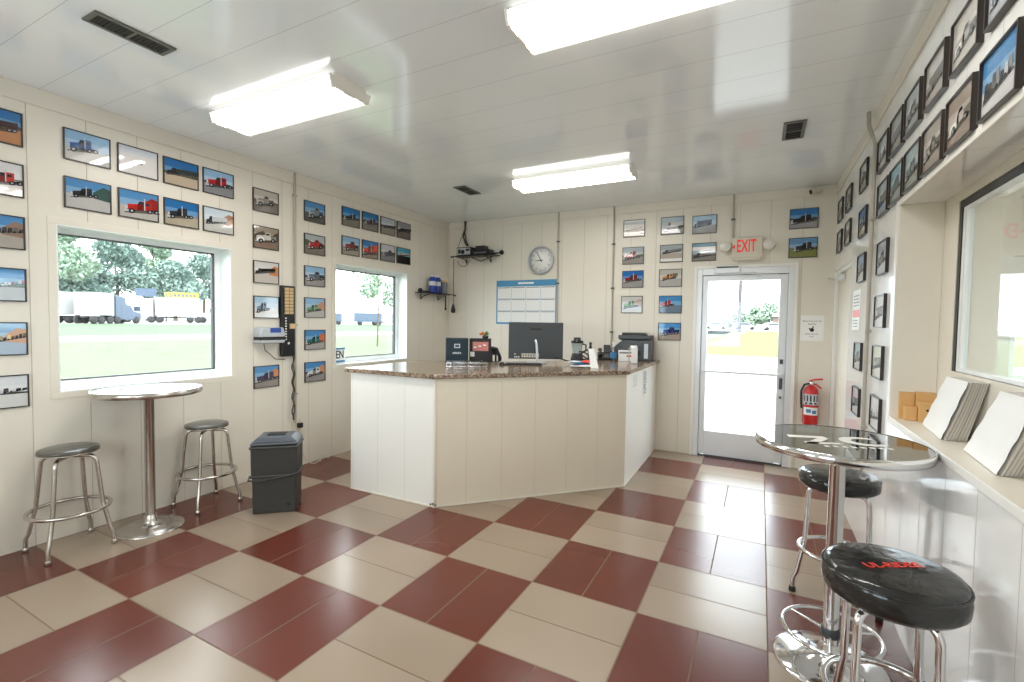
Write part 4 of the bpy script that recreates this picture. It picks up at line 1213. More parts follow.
# wire tray of small clear card holders
t = on_top('wire_tray', 1.76, -2.16, 'shiny wire tray with small clear holders at the front of the counter', 'tray', YAW + 0.08)
f = MB()
for z in (0.006, 0.04):
    f.tube([(-0.19, -0.05, z), (0.19, -0.05, z), (0.19, 0.05, z), (-0.19, 0.05, z)], 0.0035, 6, True)
for k in range(12):
    x = -0.19 + 0.38 * k / 11
    f.tube([(x, -0.05, 0.04), (x, -0.05, 0.006), (x, 0.05, 0.006), (x, 0.05, 0.04)], 0.0022, 6)
f.build('wire_frame', 'chrome', t)
for k in range(5):
    c = MB(); x = -0.15 + 0.07 * k
    c.lathe([(0.0, 0.009), (0.024, 0.009), (0.027, 0.06), (0.025, 0.06), (0.022, 0.013), (0.0, 0.013)], (x, 0, 0), 18); c.build('holder_cup', 'clear_plastic', t)
t = on_top('computer_mouse', 1.93, -1.78, 'black computer mouse between the wire tray and the monitor', 'mouse', YAW)
f = MB(); f.ball((0, 0, 0.0), 0.05, 18, sx=0.62, sy=1.0, sz=0.6); f.v = [(x, y, max(z, 0.0)) for x, y, z in f.v]; b = f.build('shell', 'black_plastic', t)
f = MB(); f.cbox((0, 0.022, 0.028), (0.008, 0.018, 0.006)); f.build('wheel', 'gun_metal', b)

# coffee grinder, papers, card, phone, bottle, form box, roll, printer
t = on_top('drinks_blender', 2.33, -0.72, 'clear jar blender with black lid right of the monitor', 'blender', 0.3)
f = MB(); f.lathe([(0.07, 0.0), (0.075, 0.01), (0.06, 0.07), (0.055, 0.08)], n=22); f.build('motor_base', 'dark_plastic', t)
f = MB(); f.lathe([(0.05, 0.081), (0.066, 0.2), (0.063, 0.2), (0.047, 0.085)], n=22, caps=False); f.build('jar', 'clear_plastic', t)
f = MB(); f.lathe([(0.0, 0.2), (0.07, 0.2), (0.07, 0.225), (0.04, 0.23), (0.04, 0.262), (0.0, 0.264)], n=22); f.build('lid', 'black_plastic', t)
f = MB(); f.tube([(0.06, 0, 0.19), (0.1, 0, 0.18), (0.1, 0, 0.11), (0.055, 0, 0.1)], 0.009, 8); f.build('handle', 'black_plastic', t)
t = on_top('spray_bottle', 2.47, -0.66, 'slim black bottle right of the blender', 'bottle', 0.2)
f = MB(); f.lathe([(0.03, 0.0), (0.032, 0.01), (0.032, 0.12), (0.014, 0.16), (0.013, 0.185)], n=18); f.build('body', 'black_plastic', t)
f = MB(); f.lathe([(0.016, 0.186), (0.016, 0.21), (0.0, 0.212)], n=14); f.build('cap', 'dark_plastic', t)

PAP = 'loose papers on the counter'
for k, (dx, dy, rz, w, l, mt, lab) in enumerate([
    (0.0, 0.0, 0.3, 0.21, 0.28, 'paper_white', 'white sheet at the bottom of the loose papers by the monitor'),
    (-0.02, 0.03, 0.7, 0.14, 0.2, 'blue_label', 'blue printed leaflet in the loose papers by the monitor'),
    (0.04, 0.05, 0.1, 0.1, 0.16, 'red_letter', 'red leaflet in the loose papers by the monitor'),
    (-0.06, -0.03, 1.0, 0.1, 0.15, 'paper_grey', 'grey sheet on top of the loose papers by the monitor')]):
    f = MB()
    c, s = math.cos(rz), math.sin(rz)
    n = 10
    vs = []; fs = []
    for i in range(n + 1):
        for j in (0, 1):
            x = -w / 2 + w * i / n; y = -l / 2 + l * j
            px_, py_ = x * c - y * s, x * s + y * c
            z = 0.002 + 0.012 * k + 0.03 * (0.5 + 0.5 * math.sin(11 * (px_ + dx) + 1.0)) * (0.6 + 0.4 * math.sin(9 * (py_ + dy)))
            vs.append((px_, py_, z))
    for i in range(n): fs.append((2 * i, 2 * i + 2, 2 * i + 3, 2 * i + 1))
    f.add(vs, fs)
    o = f.build('paper_sheet', mt); o.location = (2.62 + dx, -1.4 + dy, ZT + 0.001)
    tag(o, lab, 'paper', PAP)
t = on_top('card_stand', 2.80, -1.545, 'narrow white card standing upright at the counter edge', 'card', YAW - 0.1)
f = MB(); f.hexa([(-0.03, -0.012, 0), (0.045, -0.012, 0), (0.045, 0.0, 0), (-0.03, 0.0, 0)], [(-0.055, 0.045, 0.185), (0.0, 0.045, 0.185), (0.0, 0.048, 0.185), (-0.055, 0.048, 0.185)]); f.build('card', 'paper_white', t)
f = MB(); f.box(-0.02, 0.04, -0.02, 0.06, 0.0, 0.004); f.build('foot', 'clear_plastic', t)

t = on_top('desk_telephone', 2.57, -0.4, 'black desk telephone left of the hand sanitizer', 'telephone', 0.35)
f = MB(); f.hexa([(-0.09, -0.09, 0), (0.09, -0.09, 0), (0.09, 0.09, 0), (-0.09, 0.09, 0)], [(-0.09, -0.09, 0.025), (0.09, -0.09, 0.025), (0.09, 0.09, 0.085), (-0.09, 0.09, 0.085)]); b = f.build('base', 'black_plastic', t, 0.005)
f = MB(); f.tube([(-0.06, -0.08, 0.05), (-0.06, -0.06, 0.075), (-0.06, 0.05, 0.12), (-0.06, 0.08, 0.11)], [0.026, 0.016, 0.016, 0.026], 10); f.build('handset', 'black_plastic', t)
f = MB()
for i in range(3):
    for j in range(4): f.cbox((0.0 + i * 0.028, -0.05 + j * 0.026, 0.04 + j * 0.0088), (0.018, 0.016, 0.008))
f.build('keypad', 'ink_grey', b)
f = MB(); f.hexa([(-0.015, 0.1, 0.06), (0.09, 0.1, 0.06), (0.09, 0.108, 0.06), (-0.015, 0.108, 0.06)], [(-0.015, 0.13, 0.17), (0.06, 0.13, 0.17), (0.06, 0.136, 0.17), (-0.015, 0.136, 0.17)]); f.build('display', 'dark_plastic', t)

t = on_top('sanitizer_bottle', 2.7, -0.52, 'clear hand sanitizer pump bottle with blue label', 'bottle', 0.4)
f = MB(); f.lathe([(0.034, 0.0), (0.037, 0.008), (0.037, 0.12), (0.016, 0.15), (0.015, 0.165)], n=20); f.build('body', 'clear_plastic', t)
f = MB(); f.lathe([(0.0377, 0.03), (0.0377, 0.1)], n=20, caps=False); f.build('label', 'blue_label', t)
f = MB(); f.lathe([(0.017, 0.165), (0.017, 0.18), (0.007, 0.182), (0.007, 0.205), (0.014, 0.206), (0.014, 0.216), (0, 0.217)], n=14); f.tube([(0.0, 0, 0.21), (-0.02, -0.035, 0.208), (-0.02, -0.04, 0.198)], 0.005, 8); f.build('pump', 'paper_white', t)
t = on_top('form_box', 2.83, -0.46, 'small white box with red and black print beside the sanitizer', 'box', 0.35)
f = MB(); f.box(-0.085, 0.075, -0.03, 0.03, 0, 0.125); f.build('box', 'paper_white', t, 0.002)
f = MB(); f.box(-0.075, 0.065, -0.0315, -0.0302, 0.088, 0.106); f.build('title_band', 'ink_grey', t)
f = MB(); f.box(0.005, 0.065, -0.0315, -0.0302, 0.05, 0.07); f.build('red_stripe', 'red_letter', t)
t = on_top('receipt_roll', 3.0, -0.78, 'white paper strip hanging over a low grey holder at the counter end', 'paper roll', YAW)
f = MB(); f.box(-0.05, 0.04, -0.01, 0.07, 0.0, 0.006); f.tube([(-0.05, 0.035, 0.165), (0.045, 0.035, 0.165)], 0.008, 8); f.cbox((-0.047, 0.035, 0.085), (0.006, 0.02, 0.165)); f.cbox((0.042, 0.035, 0.085), (0.006, 0.02, 0.165)); f.build('holder', 'silver_plastic', t)
f = MB(); f.lathe([(0.009, -0.03), (0.03, -0.03), (0.03, 0.035), (0.009, 0.035)], (0, 0.035, 0.165), 20, axis='x'); f.build('roll', 'paper_white', t)
f = MB(); f.box(-0.03, 0.035, 0.002, 0.004, 0.01, 0.165); f.build('strip', 'paper_white', t)

t = on_top('office_printer', 2.86, -0.205, 'dark grey multifunction printer at the back end of the counter', 'printer', 0.1)
f = MB()
f.extr([(-0.21, 0.0), (0.21, 0.0), (0.21, 0.235), (-0.12, 0.235), (-0.21, 0.16)], -0.15, 0.17); f.build('body', 'printer_grey', t, 0.008)
f = MB(); f.box(-0.17, 0.21, -0.12, 0.17, 0.25, 0.295); f.box(-0.16, 0.2, -0.1, 0.16, 0.2355, 0.25); ld = f.build('scanner_lid', 'printer_grey', t, 0.006)
f = MB(); f.box(-0.13, 0.14, -0.1, 0.1, 0.2955, 0.325); f.build('document_feeder', 'black_plastic', ld, 0.006)
f = MB(); f.box(-0.15, 0.1, -0.155, -0.15, 0.06, 0.12); f.build('output_slot', 'black_plastic', t)
f = MB(); f.box(-0.15, 0.1, -0.19, -0.152, 0.045, 0.055); f.build('output_tray', 'dark_plastic', t)
f = MB(); f.box(0.135, 0.18, -0.158, -0.1502, 0.03, 0.2); f.build('side_panel', 'silver_plastic', t, 0.002)

# drafting chair behind the counter
t = thing('drafting_chair', (1.44, -1.29, 0), 'black slatted back office chair behind the counter', 'chair', rz=math.radians(-150))
f = MB()
for k in range(5):
    a = 2 * PI * k / 5 + 0.3
    f.tube([(0.03 * math.cos(a), 0.03 * math.sin(a), 0.1), (0.29 * math.cos(a), 0.29 * math.sin(a), 0.07)], [0.022, 0.014], 8)
fb = f.build('star_base', 'black_plastic', t)
for k in range(5):
    a = 2 * PI * k / 5 + 0.3
    c = MB(); c.lathe([(0.0, -0.012), (0.03, -0.012), (0.03, 0.012), (0, 0.012)], (0.29 * math.cos(a), 0.29 * math.sin(a), 0.03), 14, axis='y'); c.build('caster', 'black_plastic', fb)
f = MB(); f.tube([(0, 0, 0.09), (0, 0, 0.64)], 0.026, 12); f.build('gas_column', 'gun_metal', t)
f = MB(); f.box(-0.23, 0.23, -0.22, 0.22, 0.64, 0.71); f.build('seat', 'black_plastic', t, 0.025, 3)
f = MB()
f.tube([(-0.15, -0.24, 0.76), (-0.17, -0.27, 1.1), (-0.13, -0.28, 1.2), (0, -0.285, 1.225), (0.13, -0.28, 1.2), (0.17, -0.27, 1.1), (0.15, -0.24, 0.76)], 0.022, 10)
f.cbox((0, -0.285, 1.17), (0.28, 0.02, 0.08))
for k in range(6):
    x = -0.12 + 0.048 * k
    f.tube([(x, -0.25, 0.78), (x, -0.28, 1.17)], 0.012, 8)
f.cbox((0, -0.25, 0.78), (0.32, 0.03, 0.05))
f.build('backrest', 'black_plastic', t)
f = MB(); f.tube([(0, -0.2, 0.66), (0, -0.26, 0.7), (0, -0.262, 0.79)], 0.02, 10); f.build('back_bracket', 'black_plastic', t)
for sx in (-1, 1):
    f = MB(); f.tube([(sx * 0.2, 0.0, 0.68), (sx * 0.27, 0.0, 0.72), (sx * 0.27, 0.0, 0.9)], 0.014, 8); f.cbox((sx * 0.27, 0.02, 0.91), (0.06, 0.24, 0.03)); f.build('armrest', 'black_plastic', t)

# ================================================================== THINGS ON THE WALLS
# left wall: time clock, card rack, pipe with cords, outlet
t = thing('time_clock', (0, -2.985, 1.29), 'silver time clock with blue top left of the key rack', 'time clock', rz=PI / 2)
f = MB(); f.extr([(-0.125, 0.0), (0.125, 0.0), (0.13, 0.09), (0.11, 0.15), (-0.11, 0.15), (-0.13, 0.09)], -0.12, -0.001); f.build('case', 'silver_plastic', t, 0.01, 3)
f = MB(); f.box(-0.132, 0.132, -0.124, -0.02, 0.03, 0.062); f.build('card_slot', 'black_plastic', t, 0.004)
f = MB(); f.box(-0.03, 0.08, -0.1225, -0.12, 0.1, 0.145); f.build('blue_badge', 'blue_plastic', t)
f = MB(); f.tube([(-0.05, -0.05, 0.0), (-0.03, -0.04, -0.07), (0.03, -0.03, -0.11), (0.09, -0.02, -0.16), (0.2, -0.02, -0.17)], 0.004, 6); f.build('cord', 'cable_dark', t)

t = thing('key_rack', (0, -2.762, 1.15), 'tall black rack with tan cards on the left wall by the pipe', 'key rack', rz=PI / 2)
f = MB(); f.box(-0.075, 0.075, -0.04, -0.001, 0, 0.7); f.build('board', 'black_plastic', t, 0.004)
for k in range(8):
    for j in range(2):
        c = MB(); c.hexa([(-0.045 + 0.05 * j, -0.05, 0.42 + 0.033 * k), (-0.002 + 0.05 * j, -0.05, 0.42 + 0.033 * k), (-0.002 + 0.05 * j, -0.041, 0.42 + 0.033 * k), (-0.045 + 0.05 * j, -0.041, 0.42 + 0.033 * k)],
                         [(-0.045 + 0.05 * j, -0.056, 0.448 + 0.033 * k), (-0.002 + 0.05 * j, -0.056, 0.448 + 0.033 * k), (-0.002 + 0.05 * j, -0.047, 0.448 + 0.033 * k), (-0.045 + 0.05 * j, -0.047, 0.448 + 0.033 * k)])
        c.build('card', 'tan_card', t)
f = MB(); f.box(0.012, 0.07, -0.05, -0.0402, 0.275, 0.325); f.build('card', 'tan_card', t)
f = MB()
for k in range(9): f.cbox((-0.03, -0.042, 0.17 + 0.026 * k), (0.014, 0.004, 0.014))
f.build('number_dots', 'paper_white', t)
f = MB(); f.ball((0.0, -0.043, 0.13), 0.013, 10, sy=0.4); f.build('knob', 'paper_white', t)

t = thing('electrical_conduit', (0.016, -2.668, 0.46), 'thin grey vertical pipe running down the left wall behind the key rack', 'pipe')
f = MB(); f.tube([(0, 0, 0), (0, 0, H - 0.46 - 0.002)], 0.011, 10); f.build('pipe', 'conduit_grey', t)
for z in (0.3, 1.0, 2.3):
    f = MB(); f.box(-0.014, 0.0125, -0.02, 0.02, z - 0.008, z + 0.008); f.build('strap', 'conduit_grey', t)
t = thing('extension_lead', (0.02, -2.66, 0.45), 'twisted dark cords dropping from the key rack to the outlet', 'cord')
f = MB()
f.tube([(0.014, -0.05 + 0.012 * math.sin(k * 1.3), 0.7 - 0.031 * k) for k in range(22)], 0.006, 6)
f.tube([(0.024, -0.045 + 0.012 * math.cos(k * 1.1), 0.7 - 0.031 * k) for k in range(22)], 0.005, 6)
f.build('strands', 'cable_dark', t)
t = thing('wall_outlet', (0.0, -2.65, 0.43), 'white wall outlet with black plug at the foot of the pipe', 'outlet', rz=PI / 2)
f = MB(); f.box(-0.055, 0.055, -0.012, -0.001, -0.06, 0.06); f.build('cover_plate', 'ivory_plastic', t, 0.003)
f = MB(); f.box(0.002, 0.05, -0.05, -0.0125, -0.025, 0.025); f.build('plug', 'black_plastic', t, 0.004)
t = thing('telephone_wire', (0.06, -2.5, 0.004), 'loose white cord end lying on the floor by the left wall', 'cord')
f = MB(); f.tube([(-0.055, -0.12, 0.4), (-0.05, -0.1, 0.2), (-0.04, -0.04, 0.02), (0.03, 0.0, 0.004), (0.06, 0.04, 0.03), (0.02, 0.09, 0.006), (-0.03, 0.14, 0.05), (0.0, 0.22, 0.004)], 0.0045, 6); f.build('wire', 'ivory_plastic', t)

# OPEN sign lying against the second window glass (only its end shows past the wall)
t = thing('window_sign', (-0.145, -2.04, 1.025), 'small white OPEN sign at the corner of the second window', 'sign', rz=PI / 2)
f = MB(); f.box(-0.11, 0.17, 0.0, 0.006, 0.0, 0.17); bd = f.build('board', 'paper_white', t)
f = MB(); f.box(-0.11, 0.17, -0.001, 0.0, 0.0, 0.022); f.box(-0.11, 0.17, -0.001, 0.0, 0.15, 0.17); f.build('blue_border', 'blue_label', bd)
f = MB(); f.text('OPEN', 0.13, front(0.03, -0.001, 0.086), depth=0.001, sx=0.74, bold=0.014); f.build('lettering', 'ink_black', bd)

# scroll-end shelves in the back corner
def wall_shelf(name, loc, rz, L_, label, knob):
    t = thing(name, loc, label, 'shelf', 'black iron corner shelves', rz)
    f = MB(); f.box(0, L_, -0.2, -0.004, 0, 0.012); f.build('board', 'black_metal', t, 0.003)
    for x in (0.12, L_ - 0.15):
        b = MB(); b.tube([(x, -0.012, -0.08), (x, -0.012, -0.008)], 0.007, 8); b.tube([(x, -0.012, -0.08), (x, -0.05, -0.04), (x, -0.15, -0.012)], 0.006, 8); b.build('bracket', 'black_metal', t)
    f = MB()
    xs = L_ if knob > 0 else 0.0
    f.tube([(xs - knob * 0.15, -0.19, 0.004), (xs, -0.19, 0.016), (xs + knob * 0.1, -0.19, 0.02)], 0.011, 8); f.build('front_rod', 'black_metal', t)
    f = MB(); f.ball((xs + knob * 0.12, -0.19, 0.022), 0.034, 12); f.build('knob', 'black_metal', t)
    f = MB()
    f.tube([(xs - knob * L_, -0.19, 0.0), (xs - knob * (L_ + 0.04), -0.19, 0.0)], 0.012, 8)
    f.build('rod_end', 'black_metal', t)
    return t
wall_shelf('wall_shelf', (0.22, 0.0, 2.455), 0, 0.68, 'black iron shelf with electronics high on the back wall', 1)
wall_shelf('wall_shelf', (0.0, -0.78, 1.905), PI / 2, 0.66, 'black iron shelf with cans on the left wall by the corner', -1)
ZS = 2.4685
t = thing('stereo_receiver', (0.4, -0.11, ZS), 'small silver fronted radio on the high corner shelf', 'radio')
f = MB(); f.box(-0.13, 0.11, -0.07, 0.08, 0, 0.12); f.build('case', 'dark_plastic', t, 0.004)
f = MB(); f.box(-0.12, 0.1, -0.074, -0.0705, 0.012, 0.108); fp = f.build('front', 'silver_plastic', t)
f = MB(); f.lathe([(0.03, -0.012), (0.03, 0)], (-0.02, -0.0745, 0.05), 18, axis='y'); f.box(0.03, 0.09, -0.0755, -0.0742, 0.06, 0.09); f.box(-0.1, -0.06, -0.0755, -0.0742, 0.03, 0.09); f.build('dials', 'black_plastic', fp)
t = thing('network_switch', (0.66, -0.1, ZS), 'black network box on the high corner shelf right of the radio', 'network box')
f = MB(); f.box(-0.13, 0.15, -0.07, 0.07, 0, 0.07); f.build('case', 'black_plastic', t, 0.003)
f = MB(); f.box(-0.09, 0.06, -0.05, 0.06, 0.0705, 0.13); f.build('upper_unit', 'dark_plastic', t, 0.003)
f = MB()
for k in range(6): f.box(-0.1 + 0.035 * k, -0.075 + 0.035 * k, -0.0715, -0.07, 0.02, 0.04)
f.build('ports', 'ink_grey', t)
t = thing('shelf_cables', (0.33, -0.03, H), 'bundle of dark cables from the ceiling to the high corner shelf', 'cable')
f = MB()
f.tube([(-0.02, 0, 0), (-0.01, -0.01, -0.12), (-0.04, -0.01, -0.22), (0.0, -0.012, -0.32), (0.03, -0.014, -0.36)], 0.012, 8)
f.tube([(0.0, 0, 0), (-0.02, -0.01, -0.15), (0.01, -0.01, -0.28), (0.05, -0.015, -0.36)], 0.008, 8)
f.tube([(-0.02, 0, -0.1), (-0.08, -0.01, -0.25), (-0.12, -0.02, -0.36), (-0.1, -0.05, -0.48)], 0.004, 6)
f.build('strands', 'cable_dark', t)
t = thing('looped_wire', (0.45, -0.12, 2.44), 'loop of thin wire hanging under the high corner shelf', 'wire')
f = MB(); f.tube([(-0.1 + 0.1 * math.cos(a), 0, -0.03 + 0.09 * math.sin(a)) for a in [PI + PI * k / 10 for k in range(11)]], 0.004, 6); f.tube([(0.05, 0, -0.0), (0.2, -0.01, -0.06), (0.4, -0.02, -0.0)], 0.007, 6); f.build('loop', 'cable_dark', t)
t = thing('weighted_cord', (0.165, -0.1, 2.44), 'thin hanging cord with a dark weight below the corner shelf', 'cord')  # plain cord with a weight, no switch
f = MB(); f.tube([(0, 0, 0), (0.004, 0, -0.68)], 0.005, 6); f.build('string', 'cable_dark', t)
f = MB(); f.lathe([(0.008, -0.66), (0.022, -0.7), (0.036, -0.76), (0.026, -0.79), (0, -0.795)], n=14); f.build('weight', 'black_plastic', t)
t = thing('spray_can', (0.1, -0.4, 1.9185), 'blue spray can on the left corner shelf', 'can', 'cans on the left corner shelf')
f = MB(); f.lathe([(0.045, 0), (0.047, 0.01), (0.047, 0.2), (0.03, 0.225)], n=20); f.build('body', 'gas_blue', t)
f = MB(); f.lathe([(0.02, 0.226), (0.02, 0.245), (0, 0.246)], n=14); f.build('nozzle', 'paper_white', t)
f = MB(); f.lathe([(0.0475, 0.1), (0.0475, 0.16)], n=20, caps=False); f.build('label', 'paper_grey', t)
o = copy_thing(t); o.location = (0.1, -0.52, 1.9185); o['label'] = 'blue spray can on the left corner shelf, farther from the corner'
t['label'] = 'blue spray can on the left corner shelf, next to the tan jar'
t = thing('storage_jar', (0.1, -0.25, 1.9185), 'tan and grey jar on the left corner shelf', 'jar')
f = MB(); f.lathe([(0.05, 0), (0.052, 0.01), (0.052, 0.17)], n=20); f.build('body', 'ink_grey', t)
f = MB(); f.lathe([(0.055, 0.1702), (0.055, 0.2), (0, 0.203)], n=20); f.build('lid', 'tan_card', t)
t = thing('hanging_strap', (0.1, -0.2, 1.9), 'short dark strap hanging under the left corner shelf', 'strap')
f = MB(); f.box(-0.004, 0.004, -0.012, 0.012, -0.2, -0.002); f.build('band', 'black_plastic', t); f = MB(); f.cbox((0, 0, -0.2), (0.014, 0.03, 0.03)); f.build('buckle', 'black_metal', t)

# wall clock: 8:55
t = thing('wall_clock', (1.533, 0, 2.366), 'round wall clock with silver rim showing five to nine', 'clock')
f = MB(); f.lathe([(0.178, -0.001), (0.192, -0.004), (0.192, -0.03), (0.182, -0.04), (0.172, -0.034)], n=48, axis='y', caps=False); f.build('rim', 'silver_plastic', t)
f = MB(); f.lathe([(0.0, -0.014), (0.178, -0.014), (0.178, -0.002), (0, -0.002)], n=48, axis='y'); face = f.build('face', 'paper_white', t)
f = MB()
for k in range(12):
    a = 2 * PI * k / 12
    n_ = 12 if k == 0 else k
    f.text(str(n_), 0.042, front(0.135 * math.sin(a), -0.015, 0.135 * math.cos(a)), depth=0.0005)
f.build('numerals', 'ink_grey', face)
def hand(a, l, w):
    mm = MB(); d = Vector((math.sin(a), 0, math.cos(a))); s = Vector((math.cos(a), 0, -math.sin(a))) * w / 2
    p = [d * -0.025 - s, d * -0.025 + s, d * l + s * 0.5, d * l - s * 0.5]
    mm.add([(q.x, -0.018, q.z) for q in p] + [(q.x, -0.016, q.z) for q in p], [(0, 1, 2, 3), (7, 6, 5, 4), (0, 4, 5, 1), (1, 5, 6, 2), (2, 6, 7, 3), (3, 7, 4, 0)])
    return mm
hand(2 * PI * 8.92 / 12, 0.085, 0.012).build('hour_hand', 'ink_black', t)
hand(2 * PI * 55 / 60, 0.13, 0.009).build('minute_hand', 'ink_black', t)

# year calendar
t = thing('wall_calendar', (1.308, 0, 1.802), 'large blue bordered year planner on the back wall', 'calendar')
W_, H_ = 0.93, 0.613
f = MB(); f.box(-W_ / 2, W_ / 2, -0.006, -0.001, -H_ / 2, H_ / 2); f.build('board', 'calendar_blue', t)
f = MB()
cw = (W_ - 0.04) / 4; ch = (H_ - 0.11) / 3
for i in range(4):
    for j in range(3):
        f.box(-W_ / 2 + 0.02 + i * cw + 0.002, -W_ / 2 + 0.02 + (i + 1) * cw - 0.002, -0.0075, -0.006, -H_ / 2 + 0.025 + j * ch + 0.002, -H_ / 2 + 0.025 + (j + 1) * ch - 0.002)
mb = f.build('month_boxes', 'paper_white', t)
f = MB()
for i in range(4):
    for j in range(3):
        xx = -W_ / 2 + 0.02 + i * cw; zz = -H_ / 2 + 0.025 + j * ch
        f.box(xx + 0.01, xx + cw - 0.01, -0.0085, -0.0075, zz + ch - 0.022, zz + ch - 0.012)
f.build('month_titles', 'ink_grey', mb)
f = MB()
for i in range(4):
    for j in range(3):
        xx = -W_ / 2 + 0.02 + i * cw; zz = -H_ / 2 + 0.025 + j * ch
        for a in range(1, 7): f.box(xx + a * cw / 7 - 0.0006, xx + a * cw / 7 + 0.0006, -0.0082, -0.0075, zz + 0.006, zz + ch - 0.028)
        for a in range(1, 5): f.box(xx + 0.006, xx + cw - 0.006, -0.0082, -0.0075, zz + a * (ch - 0.03) / 5 - 0.0006, zz + a * (ch - 0.03) / 5 + 0.0006)
f.build('day_grid', 'paper_grey', mb)
f = MB(); f.box(-0.12, 0.12, -0.0075, -0.006, H_ / 2 - 0.055, H_ / 2 - 0.03); f.build('title', 'paper_white', t)

# conduits on the back and right walls
GC = 'thin grey wall pipes'
for (x, z0, lab) in ((1.782, 1.2, 'thin grey pipe beside the wall clock'), (2.528, 1.12, 'thin grey pipe left of the truck photos on the back wall')):
    t = thing('electrical_conduit', (x, -0.016, z0), lab, 'pipe', GC)
    f = MB(); f.tube([(0, 0, 0), (0, 0, H - z0 - 0.002)], 0.011, 10); f.build('pipe', 'conduit_grey', t)
    for k in range(3):
        s = MB(); zz = (0.3, 0.85, 1.4)[k]; s.box(-0.02, 0.02, -0.0125, 0.015, zz - 0.009, zz + 0.009); s.build('strap', 'gun_metal', t)
t = thing('electrical_conduit', (3.886, -0.016, 2.5), 'short grey pipe dropping to the exit sign', 'pipe', GC)
f = MB(); f.tube([(0, 0, 0), (0, 0, H - 2.5 - 0.002)], 0.011, 10); f.build('pipe', 'conduit_grey', t)
f = MB(); f.box(-0.02, 0.02, -0.0125, 0.015, 0.2, 0.218); f.build('strap', 'gun_metal', t)
t = thing('electrical_conduit', (XR - 0.02, -1.95, 0.55), 'grey vertical pipe on the right wall between the photo columns', 'pipe', GC)
f = MB(); f.tube([(0, 0, 0), (0, 0, 2.1), (0, 0.01, 2.2), (-0.03, 0.06, H - 0.55 - 0.1), (-0.03, 0.08, H - 0.55 - 0.002)], 0.013, 10); f.build('pipe', 'conduit_grey', t)
for zz in (0.3, 0.95, 1.7):
    f = MB(); f.box(-0.0145, 0.019, -0.022, 0.022, zz - 0.01, zz + 0.01); f.build('strap', 'conduit_grey', t)

# EXIT sign with two emergency lamp heads
t = thing('exit_sign', (4.031, 0, 2.373), 'white sign with red EXIT letters above the glass door', 'sign')
f = MB(); f.box(-0.155, 0.155, -0.05, -0.001, -0.1, 0.13); hs = f.build('housing', 'ivory_plastic', t, 0.006)
f = MB(); f.box(-0.14, 0.14, -0.056, -0.05, -0.125, -0.1); f.build('lower_lip', 'ivory_plastic', t, 0.003)
f = MB(); f.text('EXIT', 0.19, front(-0.004, -0.0515, 0.025), depth=0.0012, sx=0.5, bold=0.012); f.poly([(-0.142, 0.025), (-0.116, 0.05), (-0.116, 0.0)], -0.0527); f.build('lettering', 'lit_red_letter', hs)
for sx in (-1, 1):
    f = MB(); f.lathe([(0.02, 0.0), (0.045, -0.015), (0.062, -0.06), (0.058, -0.076)], (sx * 0.215, -0.02, 0.03), 22, axis='y'); f.tube([(sx * 0.15, -0.025, 0.03), (sx * 0.2, -0.025, 0.03)], 0.02, 10)
    lh = f.build('lamp_head', 'ivory_plastic', t)
    f = MB(); f.lathe([(0.055, -0.074), (0.03, -0.086), (0.0, -0.088)], (sx * 0.215, -0.02, 0.03), 22, axis='y'); f.build('lamp_lens', 'light_lens', lh)

# security camera
t = thing('security_camera', (4.66, -0.03, 2.93), 'small white security camera in the ceiling corner', 'security camera')
f = MB(); f.box(-0.05, 0.05, 0.0, 0.017, -0.03, 0.045); f.build('mount', 'ivory_plastic', t, 0.003)
f = MB(); f.tube([(0.0, -0.005, 0.0), (-0.01, -0.05, -0.01)], 0.018, 10); f.tube([(0.035, -0.05, 0.006), (-0.05, -0.09, -0.022)], 0.034, 16); f.build('body', 'ivory_plastic', t)
f = MB(); f.tube([(-0.0505, -0.0903, -0.022), (-0.054, -0.092, -0.0235)], 0.024, 16); f.build('lens', 'black_plastic', t)

# notice and extinguisher by the door
t = thing('paper_notice', (4.675, 0, 1.508), 'white paper notice with pointing hand beside the exit door', 'notice')
f = MB(); f.box(-0.105, 0.105, -0.003, -0.001, -0.135, 0.135); f.build('sheet', 'paper_white', t)
f = MB()
f.text('Please Don\u2019t Let The', 0.024, front(0, -0.0034, 0.075), depth=0.0004, sx=0.85); f.text('Bug Out', 0.024, front(0, -0.0034, 0.045), depth=0.0004, sx=0.85)
f.text('Please close the', 0.022, front(0, -0.0034, -0.06), depth=0.0004, sx=0.85); f.text('door', 0.02, front(0, -0.0034, -0.088), depth=0.0004)
f.lathe([(0, 0), (0.02, 0.0), (0.02, 0.0004), (0, 0.0004)], (0.0, -0.0036, -0.018), 14, axis='y')
f.poly([(-0.004, -0.005), (0.012, -0.005), (0.016, 0.022), (0.008, 0.024)], -0.0036); f.poly([(-0.03, 0.0), (-0.022, 0.006), (-0.004, -0.016), (-0.016, -0.026)], -0.0036)
f.build('printing', 'ink_black', t)

t = thing('fire_extinguisher', (4.682, -0.09, 0.5), 'red fire extinguisher hung beside the exit door', 'fire extinguisher')
f = MB(); f.lathe([(0.04, 0.0), (0.066, 0.006), (0.07, 0.02), (0.07, 0.33), (0.062, 0.37), (0.04, 0.4), (0.022, 0.415)], n=28); f.build('cylinder', 'red_paint', t)
f = MB()
def wrap(z0, z1, a0, a1, r=0.0705, n=12):
    vs = []
    for k in range(n + 1):
        a = math.radians(a0 + (a1 - a0) * k / n); vs += [(r * math.sin(a), -r * math.cos(a), z0), (r * math.sin(a), -r * math.cos(a), z1)]
    return vs, [(2 * k, 2 * k + 2, 2 * k + 3, 2 * k + 1) for k in range(n)]
f.add(*wrap(0.215, 0.325, -75, 75)); lb = f.build('instruction_label', 'paper_grey', t)
f = MB()
for k in range(5): f.add(*wrap(0.25, 0.315, -60 + k * 25, -48 + k * 25, 0.0711, 3))
